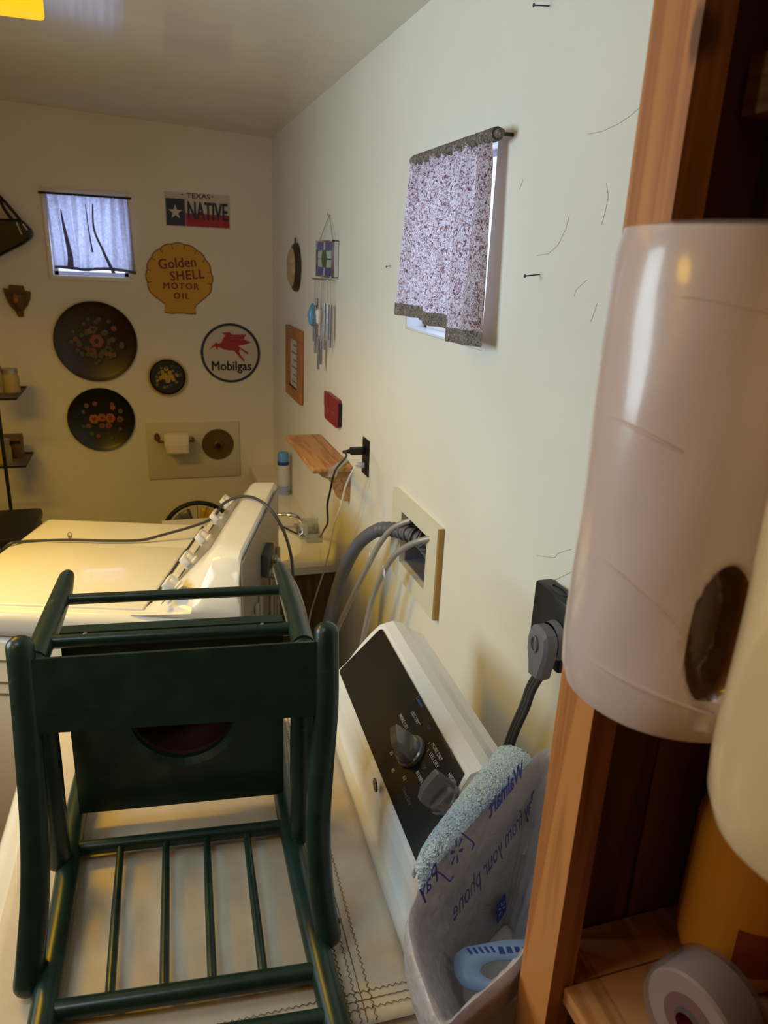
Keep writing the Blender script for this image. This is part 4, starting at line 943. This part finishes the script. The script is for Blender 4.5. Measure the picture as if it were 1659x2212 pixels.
# red plaque
t = thing('red_plaque', 'dark red rounded plaque on the right wall above the oak shelf end', 'plaque', (WX, 2.52, 1.25))
rp = []
for (u, v, a0) in ((.085, .032, 0), (-.085, .032, 90), (-.085, -.032, 180), (.085, -.032, 270)):
    rp += [(u+.018*math.cos(math.radians(a0+k*30)), v+.018*math.sin(math.radians(a0+k*30))) for k in range(4)]
obj('plaque_board', MB().prism(rp, (WX-.0005, 2.52, 1.315), (0, -1, 0), (0, 0, 1), .014), M['redbook'], t)
obj('plaque_edge', MB().box((WX-.012, 2.412, 1.275), (WX-.0006, 2.418, 1.355)), M['black'], t)
obj('plaque_print', MB().box((WX-.0150, 2.46, 1.31), (WX-.0146, 2.50, 1.313)).box((WX-.0150, 2.455, 1.325), (WX-.0146, 2.49, 1.328)), mat('rose_ink', (170, 90, 104), .6), t)
obj('hanger_tab', MB().box((WX-.010, 2.625, 1.31), (WX-.0006, 2.65, 1.36)), M['grey'], t)

# ================================================================== BACK WALL DECORATIONS
YB = BY-.0005
EX, EZ = Vector((1, 0, 0)), Vector((0, 0, 1))       # EX x EZ = -Y (into the room)
def bq(px, py, d=0): return P(px, py, y=YB-d)
# licence plate
c0 = bq(354, 413.5); c1 = bq(498, 495); lx, lz = c0.x+.002, (c0.z+c1.z)/2; LW, LH = .302, .152; lc = Vector(((c0.x+c1.x)/2, YB, lz))
t = thing('licence_plate', 'red white and blue state flag licence plate on the back wall', 'plate', lc)
def lp(name, x0, x1, z0, z1, m, d=.0025): obj(name, MB().box((lc.x+x0, YB-d, lc.z+z0), (lc.x+x1, YB-d+.0008, lc.z+z1)), M[m], t)
obj('plate', MB().box((lc.x-LW/2, YB-.0018, lc.z-LH/2), (lc.x+LW/2, YB, lc.z+LH/2), bevel=.0006), M['signwhite'], t)
lp('blue_field', -.147, -.060, -.072, .048, 'signblue'); lp('red_field', -.058, .147, -.072, -.014, 'red')
star = [((.034 if i % 2 == 0 else .0135)*math.cos(PI/2+i*PI/5), (.034 if i % 2 == 0 else .0135)*math.sin(PI/2+i*PI/5)) for i in range(10)]
obj('star', MB().prism(star, lc+Vector((-.104, -.0027, -.012)), EX, EZ, .0006), M['signwhite'], t)
text('lettering', 'TEXAS', .030, lc+Vector((.005, -.003, .063)), EX, EZ, M['signred'], t, sx=1.25, bold=.0006)
text('lettering', 'NATIVE', .112, lc+Vector((.045, -.0045, -.006)), EX, EZ, M['signblue'], t, sx=.50, bold=.0018)
for x in (-.07, .07): obj('bolt_slot', MB().prism(disc_poly(.007, 12, .003), lc+Vector((x+.0, -.0019, .066)), EX, EZ, .0004), M['grey'], t)
# shell sign
sc_ = Vector(((bq(315, 605).x+bq(460, 610).x)/2, YB, bq(387, 600).z))
t = thing('shell_sign', 'yellow scalloped shell shaped motor oil sign on the back wall', 'sign', sc_)
R_ = .156; outl = []
NS = 11; a_st, a_en = math.radians(212), math.radians(-32)
for i in range(NS):
    for k in range(7):
        a = a_st+(a_en-a_st)*((i+k/7)/NS); rr = R_*(1+.035*abs(math.sin(PI*k/7))-.012)
        outl.append((rr*math.cos(a), rr*math.sin(a)*1.02+.0))
outl += [(R_*.80, -.088), (.074, -.128), (.068, -.142), (.072, -.170), (.052, -.172), (.0, -.168), (-.052, -.172), (-.078, -.166), (-.076, -.148), (-.074, -.128), (-R_*.80, -.088)]
obj('sign_edge', MB().prism(outl, sc_, EX, EZ, .004), M['signred'], t)
obj('sign_face', MB().prism([(x*.975, z*.975) for x, z in outl], sc_+Vector((0, -.0005, 0)), EX, EZ, .0045), M['yellow'], t)
ribs = MB()
for i in range(1, NS):
    a = a_st+(a_en-a_st)*(i/NS); 
    ribs.tube([sc_+Vector((R_*.99*math.cos(a), -.0052, R_*.99*math.sin(a))), sc_+Vector((R_*.86*math.cos(a), -.0052, R_*.86*math.sin(a)+.0))], .0016, n=5)
obj('rib_lines', ribs, M['signred'], t)
tilt = math.radians(6); e1, e2 = Vector((math.cos(tilt), 0, math.sin(tilt))), Vector((-math.sin(tilt), 0, math.cos(tilt)))
text('lettering', 'Golden', .066, sc_+Vector((-.008, -.0055, .066)), e1, e2, M['signred'], t, bold=.0012, sx=.92)
text('lettering', 'SHELL', .060, sc_+Vector((.035, -.0055, .012)), e1, e2, M['signred'], t, bold=.0016, sx=.95, spacing=1.1)
text('lettering', 'MOTOR', .042, sc_+Vector((.004, -.0055, -.040)), EX, EZ, M['signred'], t, bold=.0012, spacing=1.2)
text('lettering', 'OIL', .042, sc_+Vector((.004, -.0055, -.086)), EX, EZ, M['signred'], t, bold=.0012, spacing=1.25)
# gas sign
mc = Vector(((bq(433, 762).x+bq(562, 764).x)/2, YB, bq(497, 763).z)); MR = .150
t = thing('gas_sign', 'round white gas sign with a red winged horse on the back wall', 'sign', mc)
obj('rim', MB().prism(disc_poly(MR, 56), mc, EX, EZ, .004), M['signblue'], t)
obj('face', MB().prism(disc_poly(MR*.915, 56), mc+Vector((0, -.0005, 0)), EX, EZ, .0042), M['signwhite'], t)
hp = [(200, 487), (240, 435), (285, 395), (300, 375), (330, 395), (365, 385), (395, 330), (425, 285), (385, 250), (450, 240), (490, 238), (525, 272), (600, 270), (720, 265), (690, 310), (680, 335), (780, 372), (700, 405), (625, 418), (600, 425), (660, 465), (735, 510), (735, 540), (715, 530), (620, 462), (610, 500), (640, 560), (680, 610), (680, 650), (640, 600), (600, 560), (545, 490), (470, 485), (400, 470), (340, 440), (320, 450), (325, 490), (300, 460), (290, 430), (250, 450)]
HS = .150/405.0
horse = [((x-497)*HS, -(y-525)*HS) for x, y in hp]
obj('winged_horse', MB().prism(horse, mc+Vector((0, -.0046, 0)), EX, EZ, .0008), M['red'], t)
wl_ = MB()
for a, b in (((480, 300), (700, 280)), ((500, 330), (690, 330)), ((470, 380), (640, 400))): wl_.tube([mc+Vector(((a[0]-497)*HS, -.0056, -(a[1]-525)*HS)), mc+Vector(((b[0]-497)*HS, -.0056, -(b[1]-525)*HS))], .0012, n=5)
obj('wing_lines', wl_, mat('sign_pink', (190, 110, 110), .5), t)
text('lettering', 'Mobilgas', .068, mc+Vector((.002, -.0052, -.066)), EX, EZ, M['black'], t, sx=.86, bold=.0018)
# tole trays
def flower(c, R, mb, n=6, rot=0):
    for i in range(n):
        a = rot+2*PI*i/n; u = Vector((math.cos(a), 0, math.sin(a))); mb.add([Vector(c)+u*R*.55+Vector((R*.48*math.cos(b), -.0004*i, R*.48*math.sin(b))) for b in [2*PI*k/9 for k in range(9)]], [tuple(range(9))])
def tray(px, R, tint, face_m, rim_m, lab, flowers, rim_gold=False):
    c = bq(*px); t = thing('tole_tray', lab, 'tray', c, None)
    pr = [(R, .014), (R*.985, .017), (R*.96, .015), (R*.88, .005), (0, .004)]
    obj('tray_dish', MB().lathe([(R*.88, .0005), (R, .0125)]+pr, c, (0, -1, 0), n=56), M[face_m], t)
    if rim_gold: obj('tray_rim', MB().tube([c+Vector((R*.985*math.cos(a), -.0165, R*.985*math.sin(a))) for a in [2*PI*i/48 for i in range(48)]], .003, n=6, closed=True), M['gold'], t)
    for i, (dx, dz, r, m_) in enumerate(flowers):
        mb = MB(); flower(c+Vector((dx*R, -.0062-.0003*i, dz*R)), r*R, mb, 6, i); f_ = obj('painted_flower', mb, M[m_], t)
        if r > .09: obj('flower_centre', MB().prism(disc_poly(r*R*.35, 10), c+Vector((dx*R, -.0092-.0003*i, dz*R)), EX, EZ, .0003), M[rim_m], f_)
def scatter(n, r0, r1, s, ms, sd):
    q = random.Random(sd); return [(r*math.cos(a), r*math.sin(a), q.uniform(.7, 1.2)*s, q.choice(ms)) for a, r in [(2*PI*i/n+q.uniform(-.2, .2), q.uniform(r0, r1)) for i in range(n)]]
tray((207.5, 738), .190, 0, 'tolebrown', 'tolebrown', 'largest dark brown round tole tray with a pink rose on the back wall', [(.02, .02, .17, 'pinkflower'), (-.12, -.26, .11, 'pinkflower'), (.28, -.2, .1, 'paleflower'), (-.06, .3, .1, 'paleflower')]+scatter(40, .26, .64, .062, ['paleflower', 'paleflower', 'pinkflower'], 4))
tray((219.5, 905.5), .159, 0, 'darkgreen', 'signred', 'black round tole tray with orange roses below the large brown tray', [(-.22, .02, .15, 'orangeflower'), (.26, .04, .15, 'orangeflower'), (.02, .06, .13, 'orangeflower'), (.2, -.2, .10, 'pinkflower'), (.0, -.2, .09, 'pinkflower'), (.55, 0, .1, 'pinkflower'), (-.4, -.2, .08, 'pinkflower'), (.36, .38, .08, 'orangeflower')]+scatter(11, .52, .66, .065, ['paleflower', 'pinkflower'], 9))
tray((362, 814), .092, 0, 'darkgreen', 'gold', 'small black round tole tray with yellow flowers on the back wall', [(-.15, .05, .2, 'gold'), (.18, .0, .18, 'gold'), (-.05, .45, .13, 'gold'), (-.4, -.05, .12, 'gold'), (.32, -.15, .1, 'gold'), (.0, -.2, .14, 'gold'), (-.28, .28, .12, 'gold'), (.12, .25, .11, 'gold'), (-.55, -.2, .08, 'gold'), (.5, .1, .09, 'gold'), (.3, .35, .1, 'paleflower')]+scatter(12, .45, .7, .1, ['paleflower'], 2), True)
# toilet paper panel
p0, p1 = bq(315, 914), bq(518, 1026)
t = thing('wall_panel', 'pale painted board on the back wall behind the toilet paper', 'panel', (p0.x+.24, YB, p1.z))
obj('board', MB().box((p0.x, YB-.010, p1.z), (p1.x, YB, p0.z), bevel=.001), mat('panel_paint', (212, 208, 188), .6), t)
YP = YB-.0105
a = P(345, 950, y=YP-.06); b = P(411, 958, y=YP-.06)
t = thing('toilet_roll_holder', 'dark metal toilet paper holder on the pale wall board', 'holder', (a.x+.07, YP, a.z))
yy = a.y; zc = (a.z+b.z)/2
obj('arm', MB().tube(spline([(a.x-.012, YP+.0005, a.z+.004), (a.x-.012, yy, a.z+.002), (a.x-.004, yy, zc)], 5), .006, n=8), M['bronze'], t)
obj('arm', MB().tube(spline([(b.x+.018, YP+.0005, zc), (b.x+.018, yy, zc), (b.x+.008, yy, zc)], 5), .006, n=8), M['bronze'], t)
obj('rod', MB().tube([(a.x-.006, yy, zc), (b.x+.012, yy, zc)], .006, n=8), M['bronze'], t)
obj('wall_plate', MB().prism(disc_poly(.014, 14, .022), (a.x-.012, YP+.0004, a.z), EX, EZ, .004), M['bronze'], t)
tr = Vector(((a.x+b.x)/2+.006, yy, zc))
t = thing('toilet_roll', 'white toilet paper roll hanging on the back wall holder', 'toilet paper', tr)
tw_ = .060
obj('roll', MB().lathe([(.020, -tw_), (.046, -tw_), (.047, -tw_+.003), (.047, tw_-.003), (.046, tw_), (.020, tw_), (.020, -tw_)], tr, (1, 0, 0), n=32), M['paper'], t)
obj('loose_sheet', MB().grid(lambda u, v: tr+Vector(((u-.5)*2*(tw_-.004)+.004*v, -.0475, -.055*v)), 6, 6), M['paper'], t, solid=.0008)
# bronze disc
dc = P(470.5, 959, y=YP)
t = thing('wall_disc', 'round bronze medallion on the pale wall board right of the toilet paper', 'medallion', dc)
obj('disc', MB().lathe([(.080, 0), (.082, .006), (.076, .012), (.062, .010), (.028, .013), (.022, .022), (.012, .026), (0, .026)], dc, (0, -1, 0), n=40), M['bronze'], t)
obj('disc_knob', MB().lathe([(.012, .024), (.014, .034), (0, .038)], dc, (0, -1, 0), n=16), M['black'], t)
# sconce
sc2 = bq(39, 650)
t = thing('wall_sconce', 'small bronze wall pocket on the back wall at far left', 'ornament', sc2)
so = [(-.058, .058), (-.035, .055), (-.03, .075), (.032, .072), (.036, .05), (.062, .044), (.056, .01), (.042, -.02), (.022, -.045), (.018, -.075), (-.006, -.074), (-.014, -.05), (-.038, -.02), (-.052, .02)]
obj('pocket_back', MB().prism([(x*.95, z*.95) for x, z in so], sc2, EX, EZ, .012), M['bronze'], t)
obj('pocket_bowl', MB().lathe([(0, -.045), (.018, -.035), (.032, 0), (.036, .03), (.030, .03), (0, -.03)], sc2+Vector((.002, -.02, .0)), n=20), M['bronze'], t)
obj('cherub', MB().lathe([(0, -.02), (.010, -.012), (.012, .012), (0, .03)], sc2+Vector((-.002, -.055, .01)), n=12), M['orangeflower'], t)
# black purse on back wall
bc = bq(2, 505, .03)
t = thing('handbag', 'black leather handbag hanging at the far left of the back wall', 'bag', bc)
bo = [(.128, -.012), (.135, .006), (.128, .026), (.100, .058), (.085, .064), (-.14, .058), (-.17, .02), (-.15, -.12), (-.02, -.10), (.02, -.078), (.09, -.04)]
obj('bag_body', MB().prism(bo, bc+Vector((0, .02, 0)), EX, EZ, .07), M['leather'], t).modifiers.new('b', 'BEVEL').width = .012
for dx in (0, -.03):
    obj('strap', MB().tube(spline([bc+Vector((.098+dx, -.03, .045)), bc+Vector((.06+dx, -.02, .10)), bc+Vector((.0, -.01, .17)), bc+Vector((-.06, .02, .22)), bc+Vector((-.14-dx, -.02, .05))], 6), .007, n=8), M['leather'], t)
obj('buckle', MB().tube([bc+Vector((.075, -.054, .05)), bc+Vector((.092, -.054, .0))], .005, n=6).tube([bc+Vector((.10, -.054, .045)), bc+Vector((.115, -.054, .02))], .004, n=6), M['steel'], t)
obj('wall_hook', MB().tube([bc+Vector((-.06, .0298, .215)), bc+Vector((-.06, .0, .210))], .004, n=6), M['steel'], t)

# ================================================================== WIRE RACK AT LEFT
t = thing('wire_rack', 'black wire rack stand with shelves in the back left corner', 'rack', (-.75, 3.6, 0))
def rshelf(z, xr, yb, yf, xl):
    mb = MB(); mb.tube([(xr, yb, z), (xr, yf, z), (xl, yf, z), (xl, yb, z)], .005, n=6, closed=True)
    for i in range(1, 12): y = yf+(yb-yf)*i/12; mb.tube([(xr, y, z), (xl, y, z)], .0018, n=5)
    obj('wire_shelf', mb, M['black'], t)
s1b, s1f = P(57, 836, y=3.80), P(38, 862, z=P(57, 836, y=3.80).z)
s2b = P(72, 978, y=3.80); s2f = P(52, 1008, z=s2b.z)
rshelf(s1b.z, s1b.x, 3.80, s1f.y, -1.1); rshelf(s2b.z, s2b.x, 3.80, s2f.y, -1.1); rshelf(.30, s2b.x, 3.80, s2f.y, -1.1)
pa, pb = P(12, 1010, y=s2f.y), P(22, 1105, y=s2f.y)
for x, y in ((pa.x, s2f.y), (-1.06, s2f.y), (-1.06, 3.80)): obj('rack_post', MB().tube([(x, y, 0), (x, y, s1b.z+.35)], .008, n=8), M['black'], t)
# jars on rack
jar_m = clear('jar_glass', (220, 206, 150), tint=.55); grp = 'glass jars on the wire rack'
def jar(x, y, z, r, h, lab, lid=None):
    t = thing('glass_jar', lab, 'jar', (x, y, z), None)
    obj('jar_glass', MB().lathe([(0, .0), (r, 0), (r, h*.8), (r*.85, h*.88), (r*.85, h)], (x, y, z), n=18), jar_m, t)
    obj('jar_lid', MB().lathe([(r*.9, h), (r*.9, h+.018), (0, h+.019)], (x, y, z), n=18), M[lid or 'steel'], t)
    obj('jar_contents', MB().lathe([(0, .003), (r*.93, .003), (r*.93, h*.45), (0, h*.45)], (x, y, z), n=16), M['gold' if lid else 'tan'], t)
ym1 = (3.80+s1f.y)/2; ym2 = (3.80+s2f.y)/2
jar(P(24, 835, y=ym1).x, ym1, s1b.z+.0055, .038, .085, 'glass jar with a metal lid on the upper wire shelf')
jar(P(4, 835, y=ym1).x-.02, ym1-.02, s1b.z+.0055, .034, .10, 'taller glass jar at the left edge of the upper wire shelf')
jar(P(8, 985, y=ym2-.06).x, ym2-.06, s2b.z+.0055, .036, .09, 'glass jar of golden contents on the middle wire shelf', 'steel')
bx = P(25, 960, y=ym2+.03)
tb = thing('storage_tin', 'dull square tin with a dark band on the middle wire shelf', 'tin', (bx.x, ym2+.03, s2b.z+.0055))
obj('tin_body', MB().box((bx.x-.045, ym2-.01, s2b.z+.0055), (bx.x+.045, ym2+.08, s2b.z+.11), bevel=.004), M['bronze'], tb)
obj('tin_band', MB().box((bx.x-.0455, ym2-.0105, s2b.z+.078), (bx.x+.0455, ym2+.0805, s2b.z+.094)), M['black'], tb)
# black case
k0, k1 = P(88, 1098, y=3.35), P(0, 1195, y=3.0)
t = thing('tool_case', 'black hard case standing in the left corner beyond the washer', 'case', (k0.x-.2, 3.3, 0))
obj('case_body', MB().box((k0.x-.45, 3.0, .0), (k0.x, 3.36, k0.z-.05), bevel=.012), M['black'], t)
obj('case_lid', MB().box((k0.x-.455, 2.995, k0.z-.046), (k0.x+.005, 3.365, k0.z), bevel=.012), M['black'], t)
obj('latch', MB().box((k0.x-.14, 2.988, k0.z-.09), (k0.x-.11, 2.997, k0.z-.03), bevel=.002), M['steel'], t)

# ================================================================== FAN on the floor behind the washer
fc = Vector((P(427, 1120, y=3.62).x, 3.62, 0)); ft = P(428, 1086, y=3.62).z; FR = .172; fz_ = ft-FR
t = thing('floor_fan', 'black round fan with a yellow reflection painted on its blades behind the washer', 'fan', (fc.x, fc.y, 0))
cc = Vector((fc.x, fc.y, fz_))
obj('cage_ring', MB().tube([cc+Vector((FR*math.cos(a), 0, FR*math.sin(a))) for a in [2*PI*i/40 for i in range(40)]], .012, n=8, closed=True), M['black'], t)
cg = MB()
for i in range(20):
    a = 2*PI*i/20; cg.tube([cc+Vector((.03*math.cos(a), -.03, .03*math.sin(a))), cc+Vector((FR*math.cos(a), -.005, FR*math.sin(a)))], .0014, n=4)
obj('cage_wires', cg, M['black'], t)
for i, m_ in enumerate(('gold', 'grey', 'gold', 'grey')):  # yellow blade colour stands in for a yellow reflection in the fan
    a0 = .25+i*PI/2
    obj('blade', MB().grid(lambda u, v: cc+Vector(((.03+.12*v)*math.cos(a0+1.2*u), .012*(u-.5), (.03+.12*v)*math.sin(a0+1.2*u))), 8, 5), mat('blade_%s' % m_, (214, 170, 26) if m_ == 'gold' else (110, 112, 114), .3), t, solid=.002)
obj('hub', MB().lathe([(.035, -.04), (.035, .03), (.03, .04), (0, .04)], cc, (0, -1, 0), n=20), M['black'], t)
obj('stand', MB().tube([(fc.x, fc.y+.04, .02), (fc.x, fc.y+.04, fz_)], .014, n=10).box((fc.x-.12, fc.y-.06, 0), (fc.x+.12, fc.y+.12, .022), bevel=.006), M['black'], t)

# ================================================================== CEILING LAMP
LZ = 2.30
e = P(98, 48, z=LZ); LL = 1.22
t = thing('ceiling_lamp', 'glowing amber ceiling lamp shade at the upper left', 'lamp', (e.x-LL/2, e.y-.10, LZ))
T = lambda x, y, z: Vector((e.x+x, e.y+y, LZ+z))
obj('shade', MB().box((-LL, -.20, 0), (0, 0, .085), T=T, bevel=.008), emit('amber_glow', (255, 190, 4), 1.0), t)
for x in (-.2, -LL+.2): obj('hanger', MB().tube([T(x, -.10, .08), T(x, -.10, ceil_z(e.x+x)-LZ-.0)], .008, n=8), M['brass'], t)
ll = bpy.data.lights.new('lamp_light', 'AREA'); ll.shape = 'RECTANGLE'; ll.size = .7; ll.size_y = .2; ll.spread = math.radians(140); ll.energy = LAMP_P; ll.color = AMBER
lo_ = bpy.data.objects.new('lamp_light', ll); lo_.location = (-.20, 0, -.012); lo_.parent = t; COL.objects.link(lo_)
